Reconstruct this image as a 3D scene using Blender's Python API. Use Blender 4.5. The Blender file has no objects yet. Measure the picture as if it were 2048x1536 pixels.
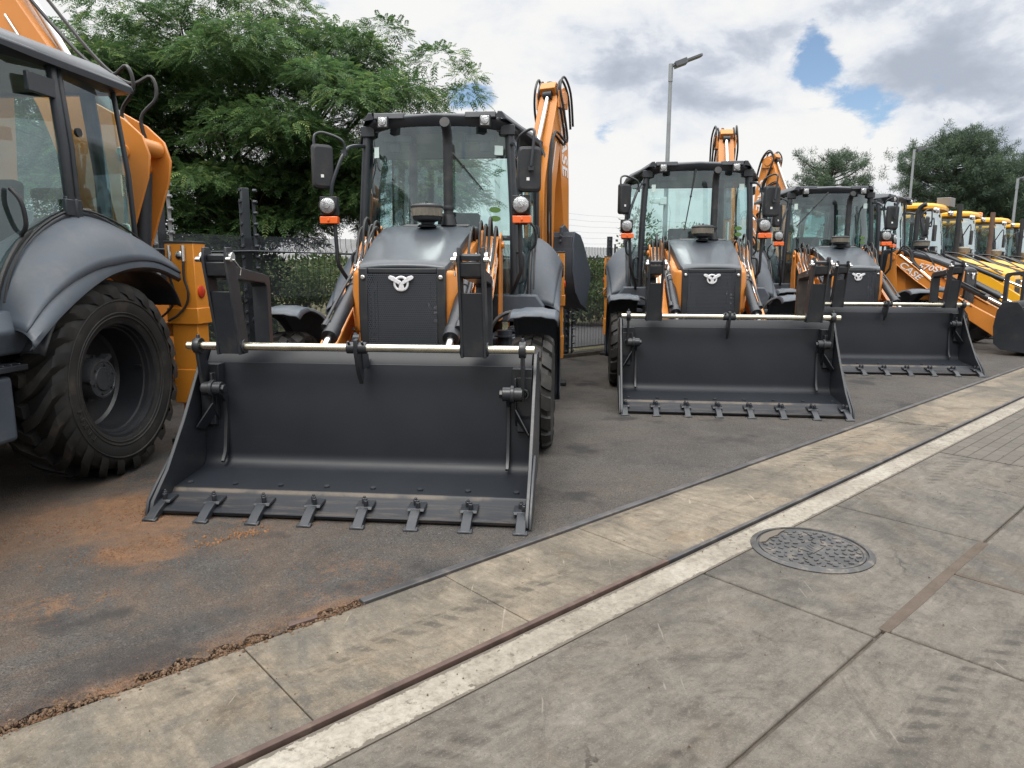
import bpy, bmesh, math, random
import numpy as np
from mathutils import Vector, Matrix, Euler

random.seed(7)
np.random.seed(7)
SC = bpy.context.scene
COL = SC.collection
PI = math.pi
R = math.radians

# ------------------------------------------------------------------ helpers
class MB:
    """collects shapes and links them as ONE mesh object"""
    def __init__(self):
        self.v = []; self.f = []; self.mi = []; self.m = 0
    def add(self, verts, faces):
        o = len(self.v)
        self.v.extend([tuple(p) for p in verts])
        for f in faces:
            self.f.append([i + o for i in f]); self.mi.append(self.m)
        return self
    def box(self, c, s, rot=None, taper=1.0):
        x, y, z = s[0] / 2, s[1] / 2, s[2] / 2
        t = taper
        P = [Vector(p) for p in ((-x, -y, -z), (x, -y, -z), (x, y, -z), (-x, y, -z), (-x * t, -y * t, z), (x * t, -y * t, z), (x * t, y * t, z), (-x * t, y * t, z))]
        if rot is not None:
            M = rot.to_matrix() if isinstance(rot, Euler) else rot
            P = [M @ p for p in P]
        C = Vector(c)
        return self.add([p + C for p in P], [(0, 3, 2, 1), (4, 5, 6, 7), (0, 1, 5, 4), (1, 2, 6, 5), (2, 3, 7, 6), (3, 0, 4, 7)])
    def prism(self, poly, a, b, axis='x'):
        """closed 2D outline pushed along an axis: axis x -> poly is (y,z); y -> (x,z); z -> (x,y)"""
        def pt(p, t):
            return (t, p[0], p[1]) if axis == 'x' else ((p[0], t, p[1]) if axis == 'y' else (p[0], p[1], t))
        n = len(poly)
        vs = [pt(p, a) for p in poly] + [pt(p, b) for p in poly]
        fs = [tuple(range(n - 1, -1, -1)), tuple(range(n, 2 * n))]
        fs += [(i, (i + 1) % n, n + (i + 1) % n, n + i) for i in range(n)]
        return self.add(vs, fs)
    def ring(self, pts, closed_caps=True):
        pass
    def cyl(self, p0, p1, r0, r1=None, n=16, caps=True):
        r1 = r0 if r1 is None else r1
        p0 = Vector(p0); p1 = Vector(p1)
        d = (p1 - p0).normalized()
        q = d.to_track_quat('Z', 'Y')
        vs = []
        for p, r in ((p0, r0), (p1, r1)):
            for i in range(n):
                a = 2 * PI * i / n
                vs.append(p + q @ Vector((math.cos(a) * r, math.sin(a) * r, 0)))
        fs = [(i, (i + 1) % n, n + (i + 1) % n, n + i) for i in range(n)]
        if caps:
            fs += [tuple(range(n - 1, -1, -1)), tuple(range(n, 2 * n))]
        return self.add(vs, fs)
    def tube(self, pts, r, n=8, caps=True):
        pts = [Vector(p) for p in pts]
        m = len(pts)
        rs = r if isinstance(r, (list, tuple)) else [r] * m
        up = None; vs = []
        for i, p in enumerate(pts):
            d = (pts[min(i + 1, m - 1)] - pts[max(i - 1, 0)])
            d = d.normalized() if d.length > 1e-9 else Vector((0, 0, 1))
            if up is None:
                up = Vector((0, 0, 1)) if abs(d.z) < .9 else Vector((0, 1, 0))
            a = d.cross(up)
            if a.length < 1e-5:
                a = d.orthogonal()
            a.normalize(); b = a.cross(d).normalized(); up = b
            for k in range(n):
                t = 2 * PI * k / n
                vs.append(p + (a * math.cos(t) + b * math.sin(t)) * rs[i])
        fs = []
        for i in range(m - 1):
            for k in range(n):
                k2 = (k + 1) % n
                fs.append((i * n + k, i * n + k2, (i + 1) * n + k2, (i + 1) * n + k))
        if caps:
            fs += [tuple(range(n - 1, -1, -1)), tuple((m - 1) * n + k for k in range(n))]
        return self.add(vs, fs)
    def lathe(self, prof, o, axis='x', n=48, s=1):
        """prof: list of (r, h); h along axis from o"""
        o = Vector(o); vs = []; m = len(prof)
        for k in range(n):
            t = 2 * PI * k / n
            c, sn = math.cos(t), math.sin(t)
            for r, h in prof:
                h = h * s
                if axis == 'x': p = (h, r * c, r * sn)
                elif axis == 'y': p = (r * c, h, r * sn)
                else: p = (r * c, r * sn, h)
                vs.append(o + Vector(p))
        fs = []
        for k in range(n):
            k2 = (k + 1) % n
            for i in range(m - 1):
                fs.append((k * m + i, k * m + i + 1, k2 * m + i + 1, k2 * m + i))
        return self.add(vs, fs)
    def grid(self, rows, closed=False):
        """rows: list of equal-length lists of points, joined to a sheet"""
        n = len(rows[0]); vs = [p for r_ in rows for p in r_]; fs = []
        for i in range(len(rows) - 1):
            for k in range(n if closed else n - 1):
                k2 = (k + 1) % n
                fs.append((i * n + k, i * n + k2, (i + 1) * n + k2, (i + 1) * n + k))
        return self.add(vs, fs)
    def beam(self, pts, deps, w, x=0.0):
        """box beam whose centre line runs through (y,z) points, depth per point, width w along x"""
        L = []; Rr = []
        m = len(pts)
        for i, p in enumerate(pts):
            a = Vector(pts[max(i - 1, 0)]); b = Vector(pts[min(i + 1, m - 1)])
            d = (b - a).normalized(); nrm = Vector((-d.y, d.x))
            h = deps[i] / 2
            L.append(Vector(p) + nrm * h); Rr.append(Vector(p) - nrm * h)
        poly = [tuple(q) for q in L] + [tuple(q) for q in reversed(Rr)]
        return self.prism(poly, x - w / 2, x + w / 2)
    def build(self, name, mat, parent=None, bevel=0.0, smooth=35, seg=2, solid=0.0, subd=0):
        me = bpy.data.meshes.new(name)
        me.from_pydata(self.v, [], self.f)
        mats = mat if isinstance(mat, (list, tuple)) else [mat]
        for m in mats: me.materials.append(m)
        if len(mats) > 1:
            me.polygons.foreach_set('material_index', self.mi)
        bm = bmesh.new(); bm.from_mesh(me)
        bmesh.ops.recalc_face_normals(bm, faces=bm.faces)
        bm.to_mesh(me); bm.free()
        me.polygons.foreach_set('use_smooth', [True] * len(me.polygons))
        me.set_sharp_from_angle(angle=R(smooth))
        me.update()
        o = bpy.data.objects.new(name, me)
        COL.objects.link(o)
        if parent is not None: o.parent = parent
        if solid:
            md = o.modifiers.new('thick', 'SOLIDIFY'); md.thickness = solid; md.offset = 0
        if subd:
            md = o.modifiers.new('sub', 'SUBSURF'); md.levels = subd; md.render_levels = subd
        if bevel:
            md = o.modifiers.new('bev', 'BEVEL'); md.width = bevel; md.segments = seg
            md.limit_method = 'ANGLE'; md.angle_limit = R(38)
        return o

def catmull(P, n=6):
    P = [Vector(p) for p in P]; out = []
    for i in range(len(P) - 1):
        p0 = P[max(i - 1, 0)]; p1 = P[i]; p2 = P[i + 1]; p3 = P[min(i + 2, len(P) - 1)]
        for k in range(n):
            t = k / n
            out.append(0.5 * ((2 * p1) + (p2 - p0) * t + (2 * p0 - 5 * p1 + 4 * p2 - p3) * t * t + (3 * p1 - p0 - 3 * p2 + p3) * t ** 3))
    out.append(P[-1]); return out

def tag(o, label=None, cat=None, group=None, kind=None):
    if label: o['label'] = label
    if cat: o['category'] = cat
    if group: o['group'] = group
    if kind: o['kind'] = kind
    return o

def empty(name, loc=(0, 0, 0), rz=0.0, parent=None):
    o = bpy.data.objects.new(name, None); COL.objects.link(o)
    o.location = loc; o.rotation_euler = (0, 0, rz)
    if parent is not None: o.parent = parent
    o.empty_display_size = .2
    return o

def copy_tree(o, parent=None):
    c = o.copy(); COL.objects.link(c)
    if parent is not None:
        c.parent = parent
        c.matrix_parent_inverse = o.matrix_parent_inverse.copy()
    for ch in o.children: copy_tree(ch, c)
    return c

# ------------------------------------------------------------------ materials
def newmat(name):
    m = bpy.data.materials.new(name); m.use_nodes = True
    nt = m.node_tree; nt.nodes.clear()
    out = nt.nodes.new('ShaderNodeOutputMaterial')
    return m, nt, out

class NT:
    """tiny node-tree writer"""
    def __init__(self, nt): self.nt = nt
    def n(self, t, **kw):
        nd = self.nt.nodes.new(t)
        for k, v in kw.items():
            setattr(nd, k, v)
        return nd
    def L(self, a, b): self.nt.links.new(a, b)
    def val(self, sock, v):
        if hasattr(v, 'is_output') or isinstance(v, bpy.types.NodeSocket): self.L(v, sock)
        else: sock.default_value = v
    def math(self, op, a, b=None, c=None, clamp=False):
        nd = self.n('ShaderNodeMath', operation=op); nd.use_clamp = clamp
        self.val(nd.inputs[0], a)
        if b is not None: self.val(nd.inputs[1], b)
        if c is not None: self.val(nd.inputs[2], c)
        return nd.outputs[0]
    def sep(self, v):
        nd = self.n('ShaderNodeSeparateXYZ'); self.L(v, nd.inputs[0]); return nd.outputs
    def comb(self, x, y, z):
        nd = self.n('ShaderNodeCombineXYZ')
        for i, q in enumerate((x, y, z)): self.val(nd.inputs[i], q)
        return nd.outputs[0]
    def noise(self, vec, scale, detail=4, rough=.55, dist=0.0, dim='3D'):
        nd = self.n('ShaderNodeTexNoise', noise_dimensions=dim)
        nd.inputs['Scale'].default_value = scale; nd.inputs['Detail'].default_value = detail
        nd.inputs['Roughness'].default_value = rough; nd.inputs['Distortion'].default_value = dist
        if vec is not None: self.L(vec, nd.inputs['Vector'])
        return nd.outputs['Fac']
    def voro(self, vec, scale, feature='F1', out='Distance', rnd=1.0):
        nd = self.n('ShaderNodeTexVoronoi', feature=feature)
        nd.inputs['Scale'].default_value = scale; nd.inputs['Randomness'].default_value = rnd
        if vec is not None: self.L(vec, nd.inputs['Vector'])
        return nd.outputs[out]
    def ramp(self, fac, stops):
        nd = self.n('ShaderNodeValToRGB'); self.L(fac, nd.inputs[0])
        el = nd.color_ramp.elements
        while len(el) > 1: el.remove(el[-1])
        el[0].position = stops[0][0]; el[0].color = stops[0][1] if len(stops[0][1]) == 4 else (*stops[0][1], 1)
        for p, c in stops[1:]:
            e = el.new(p); e.color = c if len(c) == 4 else (*c, 1)
        return nd.outputs['Color']
    def smooth(self, v, a, b, lo=0.0, hi=1.0):
        nd = self.n('ShaderNodeMapRange', interpolation_type='SMOOTHSTEP')
        self.val(nd.inputs[0], v); nd.inputs[1].default_value = a; nd.inputs[2].default_value = b
        nd.inputs[3].default_value = lo; nd.inputs[4].default_value = hi
        return nd.outputs[0]
    def mix(self, fac, a, b, blend='MIX'):
        nd = self.n('ShaderNodeMix', data_type='RGBA', blend_type=blend)
        self.val(nd.inputs['Factor'], fac)
        for s, v in ((nd.inputs[6], a), (nd.inputs[7], b)):
            if isinstance(v, bpy.types.NodeSocket): self.L(v, s)
            else: s.default_value = (*v, 1) if len(v) == 3 else v
        return nd.outputs[2]
    def bump(self, h, strength=.3, dist=.01):
        nd = self.n('ShaderNodeBump'); nd.inputs['Strength'].default_value = strength; nd.inputs['Distance'].default_value = dist
        self.L(h, nd.inputs['Height']); return nd.outputs[0]
    def coord(self, kind='Object'):
        return self.n('ShaderNodeTexCoord').outputs[kind]
    def bsdf(self, out, col, rough=.5, metal=0.0, normal=None, spec=.5, coat=0.0, coat_r=.1):
        b = self.n('ShaderNodeBsdfPrincipled')
        if isinstance(col, bpy.types.NodeSocket): self.L(col, b.inputs['Base Color'])
        else: b.inputs['Base Color'].default_value = (*col, 1)
        self.val(b.inputs['Roughness'], rough); self.val(b.inputs['Metallic'], metal)
        b.inputs['Specular IOR Level'].default_value = spec
        b.inputs['Coat Weight'].default_value = coat; b.inputs['Coat Roughness'].default_value = coat_r
        if normal is not None: self.L(normal, b.inputs['Normal'])
        self.L(b.outputs[0], out.inputs[0]); return b

def paint(name, col, rough=.35, metal=0.0, var=.12, dust=.0, scale=3.0, coat=0.0, bump=.03, spec=.5, coat_r=.1, rvar=.25):
    m, nt, out = newmat(name); t = NT(nt); co = t.coord()
    n1 = t.noise(co, scale, 5); n2 = t.noise(co, scale * 14, 3)
    dark = tuple(c * (1 - var) for c in col); lite = tuple(min(1, c * (1 + var)) for c in col)
    c = t.ramp(n1, [(.3, dark), (.7, lite)])
    if dust > 0:
        dm = t.math('MULTIPLY', t.smooth(t.noise(co, scale * 2.2, 8, .68), .48, .75), dust)
        c = t.mix(dm, c, (.26, .21, .16))
    r = t.math('ADD', t.math('MULTIPLY', t.math('SUBTRACT', n2, .5), rvar * .7), t.math('ADD', t.math('MULTIPLY', t.math('SUBTRACT', n1, .5), rvar), rough), clamp=True)
    nm = t.bump(n2, bump, .004) if bump else None
    t.bsdf(out, c, r, metal, nm, spec, coat, coat_r)
    return m

def glass(name, tint=(.76, .895, .885), rough=0.0):
    m, nt, out = newmat(name); t = NT(nt)
    tr = t.n('ShaderNodeBsdfTransparent'); tr.inputs[0].default_value = (*tint, 1)
    gl = t.n('ShaderNodeBsdfGlossy'); gl.inputs['Roughness'].default_value = rough; gl.inputs[0].default_value = (.74, .85, .89, 1)
    fr = t.n('ShaderNodeFresnel'); fr.inputs[0].default_value = 1.65
    geo = t.n('ShaderNodeNewGeometry')
    # both faces of a pane reflect alike
    lw = t.n('ShaderNodeLayerWeight'); lw.inputs[0].default_value = .28
    fac = t.math('ADD', t.math('MULTIPLY', lw.outputs['Fresnel'], .62), .105, clamp=True)
    df = t.n('ShaderNodeBsdfDiffuse'); df.inputs[0].default_value = (.45, .5, .5, 1)
    co = t.coord()
    sm = t.math('MULTIPLY', t.smooth(t.noise(co, 2.3, 6, .62, .6), .40, .75), .12)   # wiped dust film
    mx0 = t.n('ShaderNodeMixShader'); t.L(sm, mx0.inputs[0]); t.L(tr.outputs[0], mx0.inputs[1]); t.L(df.outputs[0], mx0.inputs[2])
    mx = t.n('ShaderNodeMixShader'); t.L(fac, mx.inputs[0]); t.L(mx0.outputs[0], mx.inputs[1]); t.L(gl.outputs[0], mx.inputs[2])
    t.L(mx.outputs[0], out.inputs[0]); return m

M = {}
M['orange'] = paint('orange_paint', (.56, .205, .036), .34, var=.07, dust=.10, coat=.25)
M['stab'] = paint('amber_orange_paint', (.60, .225, .025), .36, var=.07, dust=.10, coat=.2)
M['yellow'] = paint('yellow_paint', (.72, .36, .012), .36, var=.06, dust=.10, coat=.25)
M['hood'] = paint('charcoal_hood_paint', (.030, .038, .048), .47, var=.06, dust=.05, coat=.22, bump=.0, coat_r=.16, rvar=.12)
M['fender'] = paint('charcoal_fender', (.048, .060, .077), .50, var=.12, dust=.10, bump=.10)
M['hub'] = paint('grey_hub_paint', (.045, .048, .053), .30, .1, var=.12, dust=.05)
M['rim'] = paint('black_rim_paint', (.016, .0175, .021), .34, var=.15, dust=.06)
M['black'] = paint('black_paint', (.015, .018, .023), .42, var=.2, dust=.08)
M['bucket'] = paint('black_bucket_paint', (.0145, .017, .0215), .40, var=.18, dust=.06, scale=2.2, bump=.05)
def mat_bucket():
    m, nt, out = newmat('black_bucket_steel'); t = NT(nt); co = t.coord(); x, y, z = t.sep(co)
    n = t.noise(co, 2.0, 6, .6); f = t.noise(co, 40, 5, .65)
    st = t.noise(t.comb(t.math('MULTIPLY', x, 1.2), t.math('MULTIPLY', y, 16), t.math('MULTIPLY', z, 16)), 2.0, 7, .7, .3)
    c = t.ramp(n, [(.3, (.0105, .0125, .0165)), (.7, (.0145, .017, .022))])
    low = t.math('MULTIPLY', t.smooth(z, .14, .045), t.smooth(y, .36, .20))
    c = t.mix(t.math('MULTIPLY', t.math('MULTIPLY', low, t.smooth(st, .46, .64)), .28), c, (.15, .115, .08))
    seam = t.math('MULTIPLY', t.smooth(t.math('ABSOLUTE', t.math('SUBTRACT', y, .305)), .022, .0), t.smooth(z, .2, .12))
    c = t.mix(t.math('MULTIPLY', t.math('MULTIPLY', seam, t.smooth(n, .4, .6)), .55), c, (.16, .125, .09))
    scr = t.smooth(t.noise(t.comb(t.math('MULTIPLY', x, .7), t.math('MULTIPLY', z, 30), t.math('MULTIPLY', y, 30)), 1.6, 4, .6, .4), .69, .74)
    c = t.mix(t.math('MULTIPLY', scr, .12), c, (.13, .13, .135))
    t.bsdf(out, c, t.math('ADD', t.math('MULTIPLY', t.math('SUBTRACT', n, .5), .18), .44), 0, t.bump(f, .05, .003), .30)
    return m
M['bucketshell'] = mat_bucket()
M['frame'] = paint('cab_frame_paint', (.020, .0245, .031), .40, var=.15, dust=.06)
M['plastic'] = paint('black_plastic', (.0125, .0145, .018), .55, var=.2, dust=.10, bump=.1)
M['roof'] = paint('charcoal_roof_plastic', (.040, .046, .056), .42, var=.1, dust=.05, bump=.08)
M['dark'] = paint('dark_underside', (.011, .011, .012), .7, var=.2, dust=.25)
M['hose'] = paint('rubber_hose', (.012, .012, .0125), .45, var=.2, bump=.0)
M['steel'] = paint('bright_steel', (.62, .61, .59), .22, 1.0, var=.10, bump=.0)
M['zinc'] = paint('yellow_zinc_bar', (.60, .57, .46), .27, 1.0, var=.16, dust=.25, scale=6)
M['rust'] = paint('rusty_edge', (.11, .050, .028), .75, var=.4, dust=.25, scale=9)
M['grey'] = paint('grey_plastic', (.15, .15, .15), .5, var=.1)
M['beige'] = paint('smoked_dust_bowl', (.17, .155, .13), .28, var=.2, dust=.5, scale=5)
M['white'] = paint('white_print', (.72, .73, .74), .5, var=.05, bump=.0)
M['silver'] = paint('silver_emblem', (.75, .75, .78), .3, .35, var=.05, bump=.0)
M['orangelens'] = paint('amber_lens', (.72, .12, .012), .18, var=.15, coat=.5)
M['redlens'] = paint('red_reflector', (.45, .035, .012), .22, var=.1, coat=.5)
M['lens'] = paint('headlight_lens', (.40, .41, .42), .10, .8, var=.30, scale=30, bump=.6, coat=.6)
M['sticker'] = paint('pale_sticker', (.50, .62, .60), .5, var=.04, bump=.0)
M['green'] = paint('green_sticker', (.10, .20, .05), .5, var=.2, bump=.0)
M['yellowlabel'] = paint('yellow_label', (.70, .58, .06), .5, var=.1, bump=.0)
M['glass'] = glass('cab_glass')
M['seat'] = paint('grey_seat_cloth', (.05, .052, .055), .85, var=.15)
M['postgrey'] = paint('galvanised_post', (.24, .26, .275), .5, .3, var=.12)
M['lampgrey'] = paint('lamp_head_grey', (.085, .092, .105), .5, .1, var=.1)
M['fence'] = paint('charcoal_fence_coating', (.030, .036, .044), .5, var=.15)
M['beacon'] = paint('orange_beacon', (.80, .18, .012), .2, var=.05, coat=.4)
M['sign'] = paint('camera_white', (.65, .66, .66), .4, var=.05)

def mat_tyre():
    m, nt, out = newmat('tyre_rubber'); t = NT(nt); co = t.coord()
    n = t.noise(co, 5, 7, .62); f = t.noise(co, 60, 3)
    c = t.ramp(n, [(.30, (.012, .012, .0125)), (.55, (.020, .0195, .019)), (.74, (.055, .047, .038))])
    t.bsdf(out, c, t.math('ADD', t.math('MULTIPLY', n, .25), .52), 0, t.bump(f, .12, .004), .35)
    return m
M['tyre'] = mat_tyre()

def mat_mesh():
    """perforated radiator screen: rows of round holes (a pattern inside one part)"""
    m, nt, out = newmat('perforated_screen'); t = NT(nt); co = t.coord()
    x, y, z = t.sep(co)
    S = 58.0
    zi = t.math('MULTIPLY', z, S)
    row = t.math('FLOOR', zi)
    odd = t.math('MULTIPLY', t.math('MODULO', row, 2.0), .5)
    fx = t.math('SUBTRACT', t.math('FRACT', t.math('ADD', t.math('MULTIPLY', x, S), odd)), .5)
    fz = t.math('SUBTRACT', t.math('FRACT', zi), .5)
    d = t.math('SQRT', t.math('ADD', t.math('MULTIPLY', fx, fx), t.math('MULTIPLY', fz, fz)))
    hole = t.smooth(d, .33, .41, 0, 1)
    b = t.n('ShaderNodeBsdfPrincipled')
    b.inputs['Base Color'].default_value = (.050, .056, .068, 1); b.inputs['Roughness'].default_value = .38
    tr = t.n('ShaderNodeBsdfTransparent')
    mx = t.n('ShaderNodeMixShader'); t.L(hole, mx.inputs[0]); t.L(tr.outputs[0], mx.inputs[1]); t.L(b.outputs[0], mx.inputs[2])
    t.L(mx.outputs[0], out.inputs[0]); return m
M['screen'] = mat_mesh()

def text_mesh(name, txt, size, mat, parent, M4, depth=.002, shear=.2, offset=.012, sx=1.25, align='CENTER'):
    cu = bpy.data.curves.new(name, 'FONT'); cu.body = txt; cu.size = size; cu.extrude = depth
    cu.shear = shear; cu.offset = offset * size; cu.align_x = align; cu.align_y = 'CENTER'
    cu.resolution_u = 3
    o = bpy.data.objects.new(name, cu); COL.objects.link(o)
    dg = bpy.context.evaluated_depsgraph_get()
    me = bpy.data.meshes.new_from_object(o.evaluated_get(dg))
    bpy.data.objects.remove(o); bpy.data.curves.remove(cu)
    me.transform(Matrix.Diagonal((sx, 1, 1, 1))); me.transform(M4)
    me.materials.clear(); me.materials.append(mat)
    o = bpy.data.objects.new(name, me); COL.objects.link(o); o.parent = parent
    return o

def frame_matrix(o, x, y):
    """matrix whose local x/y run along the given directions, origin o"""
    x = Vector(x).normalized(); y = Vector(y).normalized(); z = x.cross(y).normalized(); y = z.cross(x)
    m = Matrix.Identity(4)
    for i in range(3):
        m[i][0] = x[i]; m[i][1] = y[i]; m[i][2] = z[i]; m[i][3] = o[i]
    return m

# ------------------------------------------------------------------ backhoe loader (x right in the picture, y towards the rear, z up; origin under the bucket teeth)
def lug(mb, cx, cy, cz, s, st, th0, flip=1):
    """one tread bar: st = list of (w, dtheta, halfwidth, r_out, r_in)"""
    vs = []
    for w, dt, hw, ro, ri in st:
        for th, r in ((th0 + flip * dt - hw, ri), (th0 + flip * dt - hw * .8, ro), (th0 + flip * dt + hw * .8, ro), (th0 + flip * dt + hw, ri)):
            vs.append((cx + s * w, cy + r * math.cos(th), cz + r * math.sin(th)))
    fs = []
    for i in range(len(st) - 1):
        a = i * 4
        for k in range(3): fs.append((a + k, a + k + 1, a + 5 + k, a + 4 + k))
    fs.append((0, 1, 2, 3)); e = (len(st) - 1) * 4; fs.append((e + 3, e + 2, e + 1, e))
    mb.add(vs, fs)

def rear_wheel(root, s):
    w = empty('rear_wheel', (s * .915, 4.31, .700), 0, root)
    Rr = .718
    t = MB()
    prof = [(.405, .175), (.42, .205), (.46, .224), (.53, .236), (.59, .232), (.622, .215), (.648, .185), (.655, 0), (.648, -.185), (.622, -.215), (.59, -.232), (.46, -.224), (.42, -.205), (.405, -.175)]
    t.lathe(prof, (0, 0, 0), 'x', 72, s)
    for r0 in (.448, .472, .560):       # raised rings on the sidewall
        h = .221 if r0 < .46 else (.226 if r0 < .5 else .234)
        t.lathe([(r0, h), (r0 + .003, h + .005), (r0 + .009, h + .006), (r0 + .013, h + .002)], (0, 0, 0), 'x', 72, s)
    N = 22
    for half in (1, -1):
        for k in range(N):
            th = 2 * PI * (k + (.5 if half < 0 else 0)) / N
            st = [(-.015 * half, -.02, .066, Rr, .648), (.05 * half, .03, .068, Rr, .648), (.115 * half, .10, .068, Rr - .002, .645), (.165 * half, .20, .070, Rr - .010, .64), (.212 * half, .31, .072, Rr - .028, .63), (.238 * half, .36, .070, .655, .612), (.243 * half, .39, .058, .618, .585)]
            lug(t, 0, 0, 0, s, st, th, -1)
    for k in range(9):                  # moulded characters as small raised bars
        a = R(196 + k * 3.4)
        t.box((s * .238, .515 * math.cos(a), .515 * math.sin(a)), (.006, .010, .040), Euler((a - PI / 2 + (.5 if k % 2 else -.2), 0, 0)))
    t.build('tyre', M['tyre'], w, smooth=32)
    r = MB()
    r.lathe([(.412, .172), (.427, .192), (.420, .206), (.403, .200), (.396, .17), (.384, .165), (.380, .135), (.368, .128), (.364, .06), (.358, -.06), (.34, -.08), (.20, -.09), (.0, -.09)], (0, 0, 0), 'x', 64, s)
    r.lathe([(.412, .172), (.412, -.172), (.36, -.18), (.34, -.09)], (0, 0, 0), 'x', 48, s)
    r.box((s * .10, .352, .05), (.05, .014, .014))
    r.build('rim', M['rim'], w, smooth=30)
    h = MB()
    h.lathe([(.178, -.09), (.175, -.055), (.152, -.05), (.150, .04), (.138, .065), (.125, .067), (.122, .062), (.088, .062), (.082, .072), (.0, .072)], (0, 0, 0), 'x', 40, s)
    for k in range(10):
        a = 2 * PI * k / 10
        h.cyl((s * -.09, .160 * math.cos(a), .160 * math.sin(a)), (s * -.025, .160 * math.cos(a), .160 * math.sin(a)), .014, n=6)
    for k in range(6):
        a = 2 * PI * k / 6 + .3
        h.cyl((s * .06, .105 * math.cos(a), .105 * math.sin(a)), (s * .075, .105 * math.cos(a), .105 * math.sin(a)), .010, n=6)
    h.box((s * .03, .06, .135), (.07, .10, .03), Euler((.5, 0, 0)))
    h.cyl((s * .02, -.13, .0), (s * .09, -.15, .0), .022, n=12)
    h.build('hub', M['hub'], w, smooth=30)
    return w

def front_wheel(root, s):
    w = empty('front_wheel', (s * 1.055, 2.02, .475), 0, root)
    Rr = .485
    t = MB()
    t.lathe([(.235, .12), (.25, .145), (.32, .165), (.39, .168), (.425, .158), (.447, .14), (.455, 0), (.447, -.14), (.425, -.158), (.39, -.168), (.25, -.145), (.235, -.12)], (0, 0, 0), 'x', 56, s)
    N = 17
    for half in (1, -1):
        for k in range(N):
            th = 2 * PI * (k + (.5 if half < 0 else 0)) / N
            lug(t, 0, 0, 0, s, [(.006 * half, -.05, .105, Rr, .45), (.04 * half, .0, .125, Rr, .45), (.078 * half, .07, .115, Rr - .002, .45)], th)
            lug(t, 0, 0, 0, s, [(.090 * half, .16, .135, Rr - .002, .448), (.13 * half, .21, .145, Rr - .010, .44), (.165 * half, .24, .14, Rr - .035, .425), (.172 * half, .245, .12, .42, .405)], th)
    t.build('tyre', M['tyre'], w, smooth=30)
    r = MB()
    r.lathe([(.242, .12), (.25, .14), (.235, .14), (.225, .10), (.215, .02), (.10, .0), (.0, .0)], (0, 0, 0), 'x', 40, s)
    r.lathe([(.12, 0), (.115, .07), (.09, .09), (.0, .09)], (0, 0, 0), 'x', 24, s)
    r.lathe([(.242, .12), (.242, -.12), (.2, -.12)], (0, 0, 0), 'x', 40, s)
    r.build('rim', M['rim'], w)

def front_fender(root, s):
    rows = []
    cy, cz = 2.02, .475
    for i in range(17):
        a = R(70 + (196 - 70) * i / 16)
        rr = .69 if i else .675
        row = []
        for x, dr in ((.86, -.035), (.885, -.005), (.95, .0), (.99, .012), (1.13, .012), (1.17, .0), (1.235, -.006), (1.258, -.03), (1.262, -.075)):
            q = rr + dr
            row.append((s * x, cy - q * math.cos(a), cz + q * math.sin(a)))
        rows.append(row)
    m = MB(); m.grid(rows)
    o = m.build('front_fender', M['fender'], root, solid=.012, smooth=40)
    p = MB(); p.tube(catmull([(s * .66, 2.05, .62), (s * .67, 2.05, .85), (s * .71, 2.05, 1.03), (s * .82, 2.05, 1.13), (s * 1.0, 2.05, 1.145)], 5), .017)
    p.build('fender_bracket', M['plastic'], o)

def rear_fender(root, s):
    inner = [(3.50, 1.12), (3.60, 1.42), (3.82, 1.68), (4.18, 1.85), (4.52, 1.83), (4.86, 1.71), (5.10, 1.56)]
    outer = [(3.40, 1.06), (3.62, 1.22), (3.88, 1.37), (4.14, 1.48), (4.42, 1.53), (4.70, 1.52), (4.98, 1.44)]
    I = catmull([(.90, *p) for p in inner], 4); O = catmull([(1.225, *p) for p in outer], 4)
    rows = []; rows2 = []
    for qi, (a, b) in enumerate(zip(I, O)):
        row = []; row2 = []
        kmax = .70 + .29 * min(1, (qi / (len(I) - 1)) / .55)
        for k in range(9):
            t = k / 8
            q = a.lerp(b, t)
            bul = math.sin(t * PI) * .055
            q = q + Vector((bul * .7, 0, bul * .6))
            row.append((s * q.x, q.y, q.z))
            q2 = a.lerp(b, t * kmax); bul2 = math.sin(t * kmax * PI) * .055
            row2.append((s * (q2.x + bul2 * .7 + .010), q2.y, q2.z + bul2 * .6 + .012))
        q = b
        row += [(s * (q.x + .004), q.y, q.z - .03), (s * (q.x - .02), q.y, q.z - .05)]
        rows.append(row); rows2.append(row2)
    m = MB(); m.grid(rows)
    # inner wheel-arch wall
    m.grid([[(s * .70, p[0], p[1] - .04), (s * .90, p[0], p[1])] for p in inner])
    o = m.build('rear_fender', M['fender'], root, solid=.014, smooth=50)
    m = MB(); m.grid(rows2)
    m.build('fender_cover', M['fender'], o, solid=.012, smooth=50)
    # dark liner over the tyre, down to the mudflap
    lin = catmull([(.74, 3.52, .98), (.74, 3.66, 1.20), (.74, 3.90, 1.36), (.74, 4.15, 1.45), (.74, 4.4, 1.49), (.74, 4.68, 1.475), (.74, 4.86, 1.40), (.74, 4.97, 1.30), (.74, 5.02, 1.20)], 3)
    m = MB(); m.grid([[(s * x, p.y, p.z - d) for x, d in ((.74, 0), (1.0, 0), (1.16, .0), (1.195, .015))] for p in lin])
    m.build('wheel_arch_liner', M['plastic'], o, solid=.010, smooth=50)
    # rubber seal along the cab
    m = MB(); m.tube([(s * .905, p.y, p.z + .02) for p in I], .02, 8); m.tube([(s * .955, p.y, p.z + .033) for p in I[2:]], .008, 6)
    m.build('fender_seal', M['hose'], o)
    return o

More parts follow.
